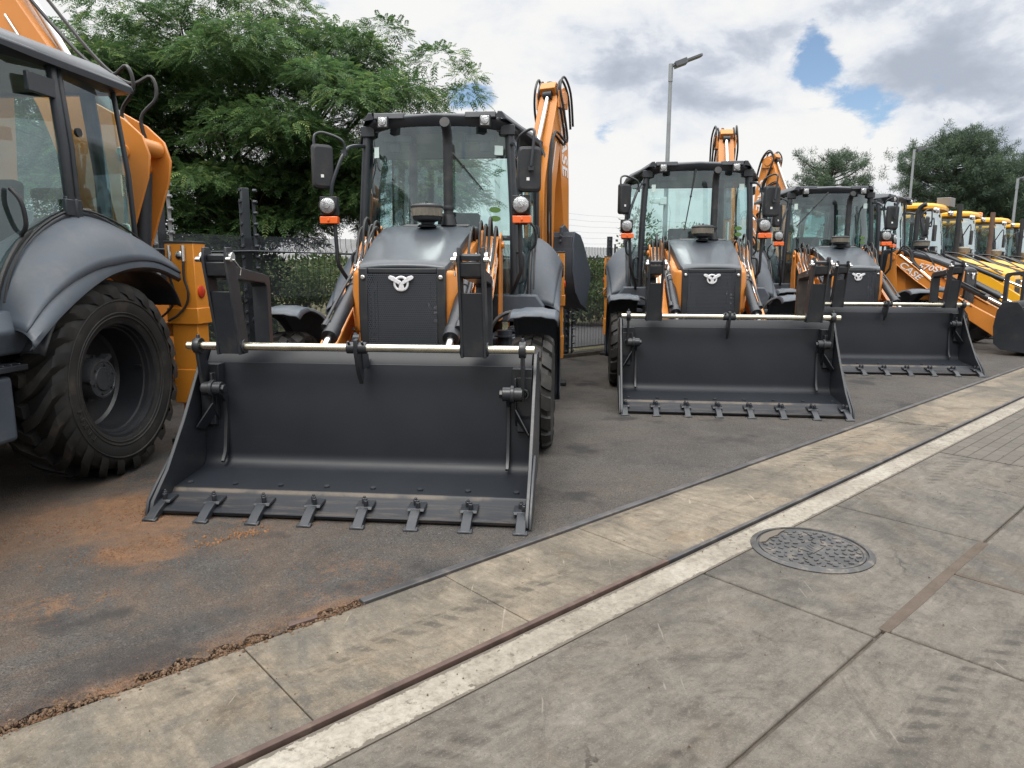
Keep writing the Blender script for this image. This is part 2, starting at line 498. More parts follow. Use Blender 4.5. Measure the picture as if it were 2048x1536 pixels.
def bucket(root):
    """4-in-1 loader bucket with flip-over fork bar"""
    X = 1.135
    def curve():
        P = [(.10, .035), (.30, .098)]
        P += [(.315, .116), (.64, .146)]
        for k in range(1, 9):
            a = R(-84 + 87 * k / 8); P.append((.630 + .10 * math.cos(a), .246 + .10 * math.sin(a)))
        P += [(.736, .36), (.752, .62), (.802, .86)]
        return P
    inn = curve()
    back = [(.905, .865), (.99, .70), (1.02, .52), (1.01, .34), (.95, .17), (.82, .11), (.55, .085), (.32, .05), (.11, .012)]
    b = MB(); b.prism(inn + back, -X, X)
    # boxed top edge
    b.prism([(.80, .838), (.805, .862), (.86, .935), (1.0, .935), (1.0, .80), (.95, .77)], -X + .01, X - .01)
    o = b.build('loader_bucket', M['bucketshell'], root, bevel=.004, smooth=38)
    # side plates
    out = [(.07, .018), (.10, .09), (.27, .24), (.50, .52), (.70, .80), (.735, .86), (.80, .945), (1.02, .945), (1.10, .78), (1.13, .5), (1.10, .20), (.98, .10), (.6, .060)]
    for s in (-1, 1):
        m = MB(); m.prism(out, s * X, s * (X + .024)); 
        m.prism([(.06, .012), (.09, .10), (.30, .27), (.42, .36), (.47, .33), (.34, .05)], s * (X + .024), s * (X + .042))
        m.build('side_plate', M['bucket'], o, bevel=.004)
        m = MB()   # clam guide: two ribs, a web with a boss
        x0, x1 = s * (X - .005), s * (X - .115)
        m.prism([(.70, .80), (.755, .80), (.755, .45), (.70, .52)], x0, x1)                      # web facing forward
        m.prism([(.655, .80), (.70, .80), (.70, .52), (.655, .60)], s * (X - .115), s * (X - .102))
        m.add([(s * (X - .115), .655, .60), (s * (X - .102), .655, .60), (s * (X - .02), .60, .44), (s * (X - .008), .60, .44), (s * (X - .115), .71, .52), (s * (X - .102), .71, .52), (s * (X - .02), .69, .40), (s * (X - .008), .69, .40)], [(0, 1, 3, 2), (4, 6, 7, 5), (0, 2, 6, 4), (1, 5, 7, 3), (0, 4, 5, 1), (2, 3, 7, 6)])
        m.prism([(.70, .55), (.90, .50), (.90, .36), (.70, .44)], s * (X - .004), s * (X - .10))
        m.lathe([(.024, -.03), (.036, -.03), (.036, .0), (.024, .0), (.018, -.015), (.0, -.015)], (s * (X - .055), .692, .695), 'y', 20)
        m.box((s * (X - .07), .76, .79), (.13, .10, .13))
        m.build('clam_guide', M['bucket'], o, bevel=.003)
        # hanger link of the fork bar with its hub and curved rib
        m = MB()
        xe = s * 1.075
        m.lathe([(.030, -.022), (.052, -.022), (.056, 0), (.052, .022), (.030, .022)], (xe, .62, .99), 'x', 20)
        m.cyl((xe, .62, 1.03), (xe, .62, 1.065), .016, .01, n=8)
        m.prism([(.585, .96), (.66, .955), (.74, .80), (.72, .68), (.64, .65), (.61, .80)], xe - .011, xe + .011)
        m.build('bar_hanger', M['bucket'], o, bevel=.003)
        m = MB()
        xh = s * .975
        m.cyl((xe, .645, .70), (s * .945, .645, .70), .046, n=18)
        m.cyl((s * .95, .645, .70), (s * .925, .645, .70), .030, n=6)
        m.lathe([(.046, -.012), (.058, -.012), (.058, .012), (.046, .012)], (s * 1.01, .645, .70), 'x', 18)
        m.build('clam_hub', M['bucket'], o, bevel=.003)
        m = MB()
        rib = [(.68, .71), (.762, .62), (.762, .50), (.738, .34), (.71, .24), (.65, .185)]
        rin = [(.638, .20), (.68, .255), (.70, .35), (.725, .50), (.72, .60), (.65, .68)]
        m.prism(rib + rin, xh - .012, xh + .012)
        m.build('curved_rib', M['bucket'], o, bevel=.003)
    # wear-strip bolts
    for k in range(8):
        x = -1.06 + k * (2.12 / 7)
        m = MB(); m.cyl((x, .385, .115), (x, .382, .134), .020, .018, n=6); m.build('bolt', M['black'], o)
    # teeth
    for k in range(8):
        x = -1.114 + k * (2.228 / 7)
        m = MB()
        L_ = [(.235, .092), (.14, .082), (.07, .052), (.0, .012), (-.004, .0), (.05, .0), (.10, .018), (.235, .052)]
        m.prism(L_, x - .029, x + .029)
        m.prism([(.03, .02), (.0, .012), (-.004, .0), (.035, .0)], x - .043, x + .043)
        m.prism([(.245, .096), (.15, .086), (.14, .07), (.245, .075)], x - .052, x + .052)
        for dy in (.165, .205):
            m.cyl((x + (.012 if dy < .18 else -.010), dy, .085), (x + (.012 if dy < .18 else -.010), dy - .004, .125), .016, n=6)
            m.cyl((x + (.012 if dy < .18 else -.010), dy, .12), (x + (.012 if dy < .18 else -.010), dy - .002, .135), .009, n=8)
        m.build('bucket_tooth', M['black'], o, bevel=.005)
    # bar
    m = MB(); m.cyl((-1.152, .62, .99), (1.152, .62, .99), .026, n=24)
    m.build('fork_bar', M['zinc'], root, bevel=.003)
    m = MB()
    m.cyl((-.065, .62, .99), (.065, .62, .99), .038, n=20)
    m.prism([(.58, 1.045), (.63, 1.05), (.67, .99), (.72, .80), (.69, .74), (.63, .82), (.575, .97)], -.013, .013)
    for x in (-.045, .045): m.cyl((x, .60, 1.01), (x, .575, 1.035), .009, n=8)
    m.prism([(.66, .98), (.80, .93), (.82, .84), (.68, .84)], .004, .02)
    m.build('bar_clamp', M['bucket'], root, bevel=.003)
    return o

def pallet_fork(root, x, rusty=False, yaw=0):
    """folded-back fork hanging on the bar: shank with two cheeks, tine behind"""
    o = empty('pallet_fork', (x, .62, .99), yaw, root)
    m = MB()
    lean = -.105
    def zy(z): return lean * (z / .6)
    for sx in (-1, 1):
        w0, w1 = .082, .075
        out = [(-.055, -.05), (.055, -.05), (.06, .05), (.05 + zy(.45), .45), (.045 + zy(.6), .60), (.02 + zy(.64), .635), (-.045 + zy(.64), .635), (-.075 + zy(.56), .56), (-.06, .05)]
        m.prism(out, sx * (w0 - .018), sx * w0)
    m.prism([(-.045, -.045), (.0, -.045), (-.005 + zy(.36), .36), (-.05 + zy(.36), .36)], -.066, .066)
    m.box((0, -.03 + zy(.50), .505), (.13, .06, .085), Euler((.17, 0, 0)))
    m.box((0, .0 + zy(.57), .575), (.128, .07, .035), Euler((.17, 0, 0)))
    m.lathe([(.027, -.09), (.046, -.09), (.046, .09), (.027, .09)], (0, 0, 0), 'x', 20)
    m.build('shank', M['rust'] if False else M['black'], o, bevel=.004)
    for sx in (-1, 1):
        m = MB()
        m.cyl((sx * .083, -.02 + zy(.58), .575), (sx * .105, -.02 + zy(.58), .575), .030, n=14)
        m.cyl((sx * .083, -.07 + zy(.57), .560), (sx * .115, -.07 + zy(.57), .560), .016, n=8)
        m.tube([(sx * .11, -.03 + zy(.56), .56), (sx * .115, -.05, .50), (sx * .112, -.06, .46)], .006, 6)
        m.build('fork_pin', M['steel'], o, bevel=.002)
    m = MB()
    t0, t1 = .36, .50
    m.prism([(-.03 + zy(.5), .535), (t0 + .02, .47), (t1 - .03, .455), (t1, .42), (t1, -.25), (t1 - .02, -.42), (t1 - .055, -.42), (t0 + .085, -.25), (t0 + .08, .38), (t0 + .05, .405), (.0 + zy(.5), .445)], -.056, .056)
    m.build('fork_tine', M['fork_rust'] if rusty else M['black'], o, bevel=.005)
    return o
M['fork_rust'] = paint('rust_edged_black', (.035, .027, .023), .55, var=.45, dust=.15, scale=5)

def loader_linkage(root, P):
    for s in (-1, 1):
        a = MB()
        x = s * .585
        top = [(3.08, 1.80), (2.95, 1.80), (2.60, 1.53), (2.25, 1.22), (1.60, .84), (1.20, .62), (1.04, .42), (1.02, .28), (1.14, .22), (1.30, .34), (1.62, .55), (2.20, .98), (2.62, 1.28), (2.98, 1.58), (3.10, 1.66)]
        a.prism(top, x - .055, x + .055)
        a.prism([(2.95, 1.802), (2.60, 1.532), (2.25, 1.222), (1.60, .842), (1.60, .815), (2.25, 1.195), (2.60, 1.505), (2.95, 1.775)], x - .075, x + .075)
        a.prism([(2.98, 1.58), (2.62, 1.28), (2.20, .98), (1.62, .55), (1.62, .58), (2.20, 1.01), (2.62, 1.31), (2.98, 1.61)], x - .068, x + .068)
        o = a.build('loader_arm', M[P['arm']], root, bevel=.008, smooth=30)
        if P['text']:
            d = Vector((0, -.75, -.62)).normalized(); u = Vector((0, -d.z, d.y)) if False else Vector((0, -.62, .75)).normalized()
            if s < 0:
                mm = frame_matrix((x - .058, 2.72, 1.475), (0, -.77, -.60), (0, -.60, .77))
            else:
                mm = frame_matrix((x + .058, 2.72, 1.475), (0, .77, .60), (0, -.60, .77))
            # letters sit on a plate of the arm
            text_mesh('lettering', 'CASE', .165, M['white'], o, mm, .003)
        # lift cylinder (black) and bucket cylinder
        c = MB(); x2 = s * .47
        c.cyl((x2, 2.28, 1.45), (x2, 1.42, .985), .056, n=20)
        c.cyl((x2, 1.50, 1.03), (x2, 1.40, .975), .064, n=20)
        c.lathe([(.056, -.014), (.066, -.014), (.066, .014), (.056, .014)], (x2, 2.02, 1.312), 'y', 20)
        c.tube(catmull([(x2 + s * .055, 2.22, 1.47), (x2 + s * .06, 2.0, 1.36), (x2 + s * .06, 1.6, 1.14), (x2 + s * .05, 1.45, 1.06)], 4), .014)
        c.cyl((x2 + s * .05, 1.52, 1.09), (x2 + s * .05, 1.44, 1.05), .028, n=10)
        cy = c.build('bucket_cylinder', M['black'], root, bevel=.003)
        r = MB(); r.cyl((x2, 1.42, .985), (x2, 1.08, .80), .030, n=16)
        r.build('piston_rod', M['steel'], cy)
        r = MB(); r.lathe([(.057, -.02), (.068, -.018), (.068, .018), (.057, .02)], (x2, 2.12, 1.366), 'y', 20)
        r.build('clamp_band', M['steel'], cy)
        # bell crank at the bucket
        l = MB()
        l.prism([(1.10, .86), (1.02, .84), (.98, .62), (1.02, .40), (1.12, .40), (1.10, .62)], s * .43, s * .47)
        l.prism([(1.10, .86), (1.02, .84), (.98, .62), (1.02, .40), (1.12, .40), (1.10, .62)], s * .51, s * .54)
        l.build('bucket_link', M[P['arm']], root, bevel=.004)
        # tower with hoses
        t = MB()
        t.prism([(2.78, .72), (3.16, .72), (3.20, 1.45), (3.14, 1.82), (3.02, 1.90), (2.92, 1.84), (2.84, 1.45)], s * .49, s * .515)
        t.prism([(2.90, 1.0), (3.16, 1.0), (3.18, 1.45), (3.14, 1.80), (3.06, 1.84), (2.98, 1.78), (2.96, 1.45)], s * .655, s * .675)
        t.cyl((s * .47, 3.04, 1.72), (s * .70, 3.04, 1.72), .035, n=14)
        t.build('loader_tower', M[P['arm']], root, bevel=.004)
        h = MB()
        for k, (dx, top) in enumerate(((.00, 1.93), (.045, 1.90), (.09, 1.96), (.14, 1.88))):
            xx = s * (.50 + dx)
            h.tube(catmull([(xx, 3.06, 1.45), (xx, 3.0, 1.78), (xx, 2.90, top), (xx + s * .004, 2.78, top - .06), (xx, 2.70, 1.66), (xx - s * .01, 2.55, 1.50)], 5), .014)
        h.tube(catmull([(s * .44, 2.95, 1.5), (s * .45, 2.75, 1.86), (s * .455, 2.5, 1.78), (s * .46, 2.35, 1.58)], 5), .012)
        h.build('hydraulic_hoses', M['hose'], root)
        pp = MB()
        for dx in (.03, .075):
            pp.tube([(s * (.54 + dx), 2.93, 1.79), (s * (.54 + dx), 2.5, 1.455), (s * (.54 + dx), 2.2, 1.19)], .009, 6)
        pp.cyl((s * .535, 2.9, 1.60), (s * .535, 2.9, 1.70), .016, n=8); pp.cyl((s * .565, 2.84, 1.58), (s * .565, 2.84, 1.68), .014, n=8)
        pp.build('steel_pipes', M['steel'], root)

def hood(root, P):
    secs = [(1.835, 1.485, .350), (1.84, 1.512, .355), (1.86, 1.532, .361), (1.95, 1.562, .374), (2.1, 1.615, .388), (2.3, 1.70, .402), (2.54, 1.79, .418), (2.8, 1.858, .432), (2.95, 1.885, .44), (3.12, 1.905, .445)]
    rows = []
    for y, zt, w in secs:
        lo = .105 if y > 1.85 else .02
        sh = .035 if y > 1.85 else .01
        row = [(-w, y, zt - lo), (-w, y, zt - sh), (-w * .985, y, zt - sh * .35), (-w * .93, y, zt - .004), (-w * .55, y, zt + .010), (-w * .2, y, zt + .014), (0, y, zt + .015)]
        row += [(-p[0], p[1], p[2]) for p in reversed(row[:-1])]
        rows.append(row)
    m = MB(); m.grid(rows)
    n = len(rows[0])
    m.add(rows[0], [tuple(range(n))])
    o = m.build('hood', M[P['hood']], root, smooth=42, solid=.006)
    # hood rear seal / vents
    v = MB()
    v.box((-.16, 2.99, 1.905), (.20, .13, .008), Euler((.12, 0, 0))); v.box((.30, 3.0, 1.905), (.13, .12, .008), Euler((.12, 0, 0)))
    v.build('hood_vent', M['sticker'] if False else M['grey'], o)
    for s in (-1, 1):
        m = MB(); rows = []
        for y, zt, zb, x in ((1.845, 1.455, 1.02, .362), (1.85, 1.475, .985, .385), (1.88, 1.482, .965, .418), (1.95, 1.475, .945, .447), (2.1, 1.508, .92, .458), (2.3, 1.592, .90, .464), (2.54, 1.682, .90, .468), (2.8, 1.75, .90, .472), (3.08, 1.78, .90, .474)):
            rows.append([(s * .34, y, zt), (s * (x - .03), y, zt), (s * (x - .006), y, zt - .012), (s * x, y, zt - .04), (s * (x + .012), y, (zt + zb) / 2), (s * x, y, zb + .05), (s * (x - .012), y, zb + .012), (s * (x - .04), y, zb), (s * .34, y, zb)])
        m.grid(rows); m.add(rows[0], [tuple(range(9))]); m.add(rows[-1], [tuple(range(9))])
        sp = m.build('side_panel', M[P['body']], root, smooth=40)
        b = MB(); b.cyl((s * .425, 1.87, 1.005), (s * .425, 1.85, 1.005), .012, n=10); b.cyl((s * .47, 2.35, 1.5), (s * .485, 2.35, 1.5), .012, n=10)
        b.build('panel_bolt', M['steel'], sp)
        if P['text']:
            mm = frame_matrix((s * .486, 2.40, 1.525), (0, -s * -1 * -1 if False else (-1 if s < 0 else 1), -.22 if s < 0 else .22), (0, -.22, 1))
            text_mesh('lettering', '570SV', .15, M['white'], sp, mm, .004)
            k = MB(); k.lathe([(.052, 0), (.052, .006), (.0, .006)], (s * .484, 2.90, 1.42), 'x', 20, s); k.build('side_reflector', M['redlens'], sp)
            k = MB(); k.box((s * .486, 2.93, 1.28), (.004, .10, .05)); k.build('data_plate', M['white'], sp)
    # grille frame
    g = MB()
    for s in (-1, 1):
        g.prism([(1.815, 1.50), (1.90, 1.50), (1.90, .80), (1.83, .80), (1.80, 1.15)], s * .285, s * .358)
    g.prism([(1.825, 1.50), (1.90, 1.50), (1.90, 1.455), (1.825, 1.455)], -.285, .285)
    g.box((0, 1.87, .79), (.60, .08, .10))
    gf = g.build('grille', M['plastic'], root, bevel=.010, seg=3)
    s_ = MB(); s_.grid([[(-.287, 1.815 + .012 * 0, z), (-.15, 1.806, z), (0, 1.803, z), (.15, 1.806, z), (.287, 1.815, z)] for z in (.84, 1.0, 1.2, 1.456)])
    s_.build('grille_screen', M['screen'], gf)
    rd = MB(); rd.box((0, 1.94, 1.12), (.52, .05, .66))
    for k in range(46): rd.box((.03, 1.908, .82 + k * .0135), (.40, .010, .0045))
    rd.box((-.232, 1.90, 1.1), (.010, .03, .58)); rd.box((.212, 1.90, 1.22), (.008, .03, .34))
    rd.box((-.262, 1.895, 1.16), (.022, .03, .30)); rd.box((-.268, 1.89, 1.33), (.05, .03, .09), Euler((0, .5, 0)))
    rd.build('radiator', M['black'], gf)
    rb = MB()
    for z in (1.08, 1.14, 1.185): rb.box((.262, 1.885, z), (.03, .01, .02))
    rb.box((.205, 1.885, 1.20), (.012, .01, .04))
    rb.build('fitting', M['steel'], gf)
    for s in (-1, 1):
        bl = MB(); bl.lathe([(.019, .0), (.019, -.008), (.012, -.014), (0, -.014)], (s * .319, 1.808, 1.425), 'y', 14)
        bl.build('grille_bolt', M['steel'], gf)
        bl = MB(); bl.lathe([(.012, .0), (.012, -.008), (0, -.01)], (s * .319, 1.82, .875), 'y', 12); bl.build('grille_bolt', M['steel'], gf)
    if P['text']:
        e = MB(); ez, ey = 1.375, 1.795
        e.lathe([(.043, .0), (.045, -.008), (.054, -.010), (.062, -.008), (.064, 0)], (0, ey, ez), 'y', 36)
        for s in (-1, 1):     # spread wings and a plain bird silhouette inside the ring
            e.prism([(s * .004, ez + .016), (s * .030, ez + .038), (s * .060, ez + .060), (s * .088, ez + .066), (s * .104, ez + .054), (s * .100, ez + .040), (s * .076, ez + .026), (s * .044, ez + .010), (s * .014, ez - .008)], ey - .014, ey - .002, 'y')
        e.prism([(-.020, ez + .034), (-.006, ez + .026), (.020, ez - .008), (.030, ez - .044), (.020, ez - .055), (-.024, ez - .055), (-.016, ez - .016), (-.006, ez + .006)], ey - .013, ey - .002, 'y')
        e.build('emblem', M['silver'], gf, bevel=.002)
    # frame below
    for s in (-1, 1):
        c = MB(); c.box((s * .362, 1.93, .87), (.05, .12, .24)); c.build('front_frame', M[P['body']], root, bevel=.005)
    c = MB(); c.box((0, 2.5, .72), (.64, 1.35, .30)); c.box((0, 3.6, .62), (.9, 1.2, .30)); c.box((0, 2.02, .48), (1.75, .16, .16)); c.box((0, 4.3, .655), (1.6, .26, .26)); c.box((0, 4.8, .75), (.9, .8, .3))
    c.build('chassis', M['dark'], root, bevel=.01)
    # pre-cleaner bowl and exhaust stack
    p = MB(); o3 = (.012, 2.755, 1.885)
    p.lathe([(.0, -.01), (.085, -.01), (.09, .0), (.072, .012), (.055, .015), (.055, .05)], o3, 'z', 32)
    p.lathe([(.055, .03), (.125, .052), (.130, .06), (.132, .085)], o3, 'z', 36)
    pc = p.build('pre_cleaner', M['plastic'], root)
    p = MB(); p.lathe([(.130, .084), (.139, .088), (.147, .158), (.144, .162)], o3, 'z', 40)
    for k in range(14):
        a = 2 * PI * k / 14; p.box((o3[0] + .1425 * math.cos(a), o3[1] + .1425 * math.sin(a), o3[2] + .123), (.006, .010, .066), Euler((0, 0, a)))
    p.build('dust_bowl', M['beige'], pc)
    p = MB(); p.lathe([(.144, .160), (.150, .163), (.150, .178), (.135, .192), (.07, .203), (.0, .206)], o3, 'z', 40); p.cyl((o3[0], o3[1], o3[2] + .2), (o3[0], o3[1], o3[2] + .222), .012, n=8)
    p.build('bowl_cap', M['plastic'], pc)
    e = MB(); ex = (.182, 2.93)
    if P['stack'] == 'elbow':
        path = [(ex[0], ex[1], z) for z in (1.88, 2.0, 2.3, 2.62)] + [(ex[0], ex[1] - .012, 2.70), (ex[0], ex[1] - .05, 2.765), (ex[0], ex[1] - .11, 2.80), (ex[0], ex[1] - .15, 2.81)]
        e.tube(path, .046, 18)
    else:
        e.tube([(ex[0], ex[1], z) for z in (1.88, 2.0, 2.4, 2.98)], .05, 18)
    e.lathe([(.075, .0), (.06, .06), (.052, .10)], (ex[0], ex[1], 1.90), 'z', 20)
    e.lathe([(.050, .0), (.053, .01), (.053, .03), (.05, .04)], (ex[0], ex[1], 2.04), 'z', 20)
    e.build('exhaust_stack', M['plastic'], root, smooth=50)

def wy(x, z):
    yb = 3.335 + max(0, z - 2.1) * .085; wd = .735 - max(0, min(1, (z - 2.1) / .4)) * .035
    return yb - .17 * (1 - (x / wd) ** 2) - .006

def wiper(root, a, b):
    ws = [c for c in root.children if c.name.startswith('windshield')][0]
    q = MB()
    A = Vector((a[0], wy(*a) - .03, a[1])); B = Vector((b[0], wy(*b) - .02, b[1])); Cc = A.lerp(B, .45)
    q.tube([A, Cc], [.014, .009], 6); q.tube([A.lerp(B, .28), B], .008, 6); q.box(tuple(Cc), (.03, .02, .02))
    q.build('wiper', M['plastic'], ws)

def cab(root, P):
    fr = MB()
    for s in (-1, 1):
        fr.tube([(s * .775, 3.33, 1.10), (s * .775, 3.32, 1.5), (s * .765, 3.33, 2.0), (s * .735, 3.36, 2.55), (s * .715, 3.40, 2.90)], .042, 10)          # A pillar
        fr.tube([(s * .935, 4.20, 1.70), (s * .935, 4.19, 2.3), (s * .90, 4.18, 2.88)], .036, 8)        # B
        fr.tube([(s * .90, 4.95, 1.55), (s * .90, 4.92, 2.2), (s * .86, 4.86, 2.88)], .020, 8)
        fr.tube([(s * .935, 4.27, 1.70), (s * .935, 4.26, 2.3), (s * .895, 4.25, 2.86)], .026, 8)
        fr.box((s * .925, 4.06, 2.66), (.03, .26, .12)); fr.box((s * .955, 4.20, 1.90), (.03, .16, .11)); fr.cyl((s * .965, 4.22, 1.82), (s * .965, 4.22, 1.96), .015, n=8)        # C
        fr.tube([(s * .64, 4.98, 1.50), (s * .64, 4.97, 2.2), (s * .61, 4.92, 2.88)], .055, 8)        # rear pillar
        fr.tube(catmull([(s * .775, 3.33, 1.14), (s * .84, 3.50, 1.16), (s * .905, 3.62, 1.42), (s * .93, 3.85, 1.69), (s * .935, 4.2, 1.86), (s * .92, 4.55, 1.83), (s * .90, 4.95, 1.68)], 4), .026, 8)
        fr.tube([(s * .715, 3.40, 2.86), (s * .90, 4.18, 2.85), (s * .86, 4.90, 2.84)], .04, 8)
        fr.box((s * .935, 4.20, 1.93), (.03, .09, .09)); fr.box((s * .90, 4.20, 2.70), (.04, .10, .10))
        fr.box((s * .72, 3.34, 1.80), (.16, .05, .05))
        fr.box((s * .70, 3.36, 2.84), (.14, .06, .10))
        # grab handle by the A pillar
        fr.tube(catmull([(s * .80, 3.30, 1.66), (s * .865, 3.27, 1.64), (s * .875, 3.27, 1.5), (s * .865, 3.27, 1.38), (s * .80, 3.30, 1.35)], 4), .016, 8)
    fr.tube([(-.72, 3.40, 2.88), (0, 3.33, 2.90), (.72, 3.40, 2.88)], .045, 8)
    fr.tube([(-.9, 4.95, 1.58), (.9, 4.95, 1.58)], .04, 8); fr.tube([(-.86, 4.90, 2.86), (.86, 4.90, 2.86)], .06, 8)
    # cowl under the windscreen, floor and the lower side bodies
    fr.prism([(3.14, 1.25), (3.14, 1.885), (3.20, 1.90), (3.36, 1.86), (3.36, 1.25)], -.50, .50)
    fr.box((0, 4.15, 1.10), (1.62, 1.75, .10))
    fr.build('cab_frame', M['frame'], root, bevel=.006, smooth=50)
    for s in (-1, 1):
        lb = MB()
        lb.prism([(s * .50, 1.0), (s * .58, 1.24), (s * 1.00, 1.24), (s * 1.08, 1.12), (s * 1.04, .98), (s * .62, .96)], 3.26, 3.58, 'y')
        lb.build('cab_base', M['fender'], root, bevel=.02, seg=3)
        tk = MB(); tk.box((s * .80, 3.12, .66), (.50, .62, .40)); tk.build('side_tank', M['fender'], root, bevel=.03, seg=3)
        tk = MB(); tk.box((s * .90, 3.30, .90), (.34, .46, .035))
        for k in range(7): tk.box((s * .90, 3.12 + k * .06, .922), (.32, .012, .012))
        tk.build('step', M['frame'], root, bevel=.004)
    tk = MB(); tk.cyl((.74, 2.72, .70), (.74, 2.72, .93), .07, n=20); tk.lathe([(.10, 0), (.10, .012), (0, .012)], (.74, 2.72, .87), 'z', 24)
    tk.build('filler_neck', M['frame'], root)
    # glazing
    w = MB(); rows = []
    for z, yb in ((1.80, 3.33), (2.1, 3.335), (2.5, 3.37), (2.86, 3.40)):
        wd = .735 if z < 2.3 else .70
        rows.append([(x * wd, yb - .17 * (1 - x * x), z) for x in (-1, -.8, -.6, -.4, -.2, 0, .2, .4, .6, .8, 1)])
    w.grid(rows); ws = w.build('windshield', M['glass'], root, smooth=80)
    for s in (-1, 1):
        g = MB(); g.add([(s * .47, 3.335, 1.24), (s * .735, 3.335, 1.24), (s * .73, 3.335, 1.78), (s * .47, 3.335, 1.78)], [(0, 1, 2, 3)]); g.build('lower_window', M['glass'], root)
        g = MB()
        up = [(.775, 3.35, 2.84), (.90, 4.16, 2.84)]; 
        door = [(s * .80, 3.37, 1.18), (s * .86, 3.52, 1.18), (s * .905, 3.66, 1.44), (s * .93, 3.88, 1.70), (s * .935, 4.17, 1.84), (s * .90, 4.16, 2.84), (s * .735, 3.42, 2.84), (s * .765, 3.36, 2.2)]
        g.add(door, [tuple(range(8))]); dr = g.build('door', M['glass'], root)
        h = MB(); h.tube(catmull([(s * .905, 3.78, 1.70), (s * .955, 3.77, 1.76), (s * .955, 3.75, 1.9), (s * .90, 3.74, 1.98)], 4), .014, 8); h.build('handle', M['plastic'], dr)
        g = MB(); g.add([(s * .935, 4.23, 1.85), (s * .92, 4.55, 1.84), (s * .90, 4.92, 1.69), (s * .86, 4.84, 2.80), (s * .90, 4.22, 2.83)], [(0, 1, 2, 3, 4)])
        qw = g.build('rear_side_window', M['glass'], root)
        h = MB(); h.box((s * .89, 4.86, 2.12), (.012, .03, .16)); h.build('latch', M['zinc'], qw)
        h = MB(); h.lathe([(0, .0), (.03, .0), (.03, .02), (0, .02)], (s * .925, 4.35, 2.42), 'x', 16, s); h.build('pivot', M['plastic'], qw)
        g = MB(); g.add([(s * .66, 4.97, 1.60), (s * .88, 4.95, 1.62), (s * .85, 4.90, 2.80), (s * .63, 4.94, 2.80)], [(0, 1, 2, 3)]); g.build('rear_quarter_window', M['glass'], root)
    g = MB(); g.add([(-.59, 4.98, 1.62), (.59, 4.98, 1.62), (.57, 4.94, 2.80), (-.57, 4.94, 2.80)], [(0, 1, 2, 3)]); g.build('rear_window', M['glass'], root)
    # stickers, wiper
    for x0, x1, z0, z1 in ((-.640, -.585, 2.585, 2.69), (.575, .655, 2.60, 2.69)):
        q = MB(); q.add([(x0, wy(x0, z0), z0), (x1, wy(x1, z0), z0), (x1, wy(x1, z1), z1), (x0, wy(x0, z1), z1)], [(0, 1, 2, 3)]); q.build('sticker', M['sticker'], ws)
    for zc in (1.985, 2.07):
        q = MB(); q.add([(.585 + .055 * math.cos(a), wy(.585 + .055 * math.cos(a), zc), zc + .028 * math.sin(a)) for a in [2 * PI * k / 18 for k in range(18)]], [tuple(range(18))]); q.build('sticker', M['green'], ws)
    # roof
    sec = []
    plan = [(-.985, 4.25), (-.975, 4.0), (-.86, 3.62), (-.64, 3.27), (-.3, 3.21), (0, 3.19), (.3, 3.21), (.64, 3.27), (.86, 3.62), (.975, 4.0), (.985, 4.25), (.975, 4.9), (.90, 5.08), (.4, 5.14), (-.4, 5.14), (-.90, 5.08), (-.975, 4.9)]
    def ringz(sc, dz, drop):
        out = []
        for x, y in plan:
            cyy = 4.15 + (y - 4.15) * sc; xx = x * sc
            z = dz - drop * (abs(xx) / .98) ** 2
            out.append((xx, cyy, z))
        return out
    ro = MB()
    rings = [ringz(.88, 2.825, .03), ringz(.965, 2.90, .09), ringz(.995, 2.945, .115), ringz(1.0, 2.962, .115), ringz(.985, 2.978, .10), ringz(.93, 2.990, .075), ringz(.72, 3.00, .03), ringz(.35, 3.005, .0)]
    n = len(plan)
    ro.grid(rings, closed=True)
    ro.add(rings[0], [tuple(range(n))]); ro.add(rings[-1], [tuple(range(n))])
    for s in (-1, 1):
        ro.add([(s * .60, 3.205, 2.93), (s * .62, 3.21, 2.992), (s * .66, 3.215, 2.99), (s * .70, 3.24, 2.93), (s * .60, 4.98, 2.95), (s * .62, 4.96, 3.03), (s * .72, 4.95, 3.025), (s * 1.0, 4.9, 2.85), (s * .985, 3.95, 2.845), (s * .66, 3.9, 3.02), (s * .99, 4.9, 2.80), (s * .975, 3.95, 2.80)], [(0, 1, 2, 3), (1, 5, 6, 9, 2), (2, 9, 8, 3), (9, 6, 7, 8), (8, 7, 10, 11), (3, 8, 11)])
        ro.prism([(3.20, 2.93), (3.212, 2.988), (4.8, 3.025), (4.9, 2.93)], s * .30, s * .60)
    roof = ro.build('roof', M[P['roof']], root, bevel=.012, smooth=40)
    for s in (-1, 1):
        q = MB(); q.box((s * .50, 3.20, 2.895), (.105, .07, .115)); q.tube([(s * .50, 3.22, 2.94), (s * .50, 3.30, 2.96)], .012, 6)
        rl = q.build('roof_light', M['plastic'], roof, bevel=.012)
        q = MB(); q.box((s * .50, 3.163, 2.895), (.084, .008, .090)); q.lathe([(.040, 0), (.036, -.010), (.0, -.013)], (s * .50, 3.159, 2.895), 'y', 20); q.build('lens', M['lens'], rl, bevel=.006)
    lo = MB(); lo.box((0, 4.1, 2.835), (1.3, 1.5, .03)); 
    for s in (-1, 1):
        lo.box((s * .42, 3.52, 2.79), (.30, .22, .09)); lo.box((s * .46, 3.47, 2.71), (.11, .05, .12))
    lo.build('headliner', M['frame'], root, bevel=.01)
    # interior
    q = MB(); q.box((0, 4.30, 1.28), (.50, .50, .22)); q.box((0, 4.30, 1.43), (.52, .52, .11)); q.box((0, 4.56, 1.80), (.50, .12, .68), Euler((-.12, 0, 0)))
    q.box((-.31, 4.3, 1.62), (.07, .34, .07)); q.box((.31, 4.3, 1.62), (.07, .34, .07))
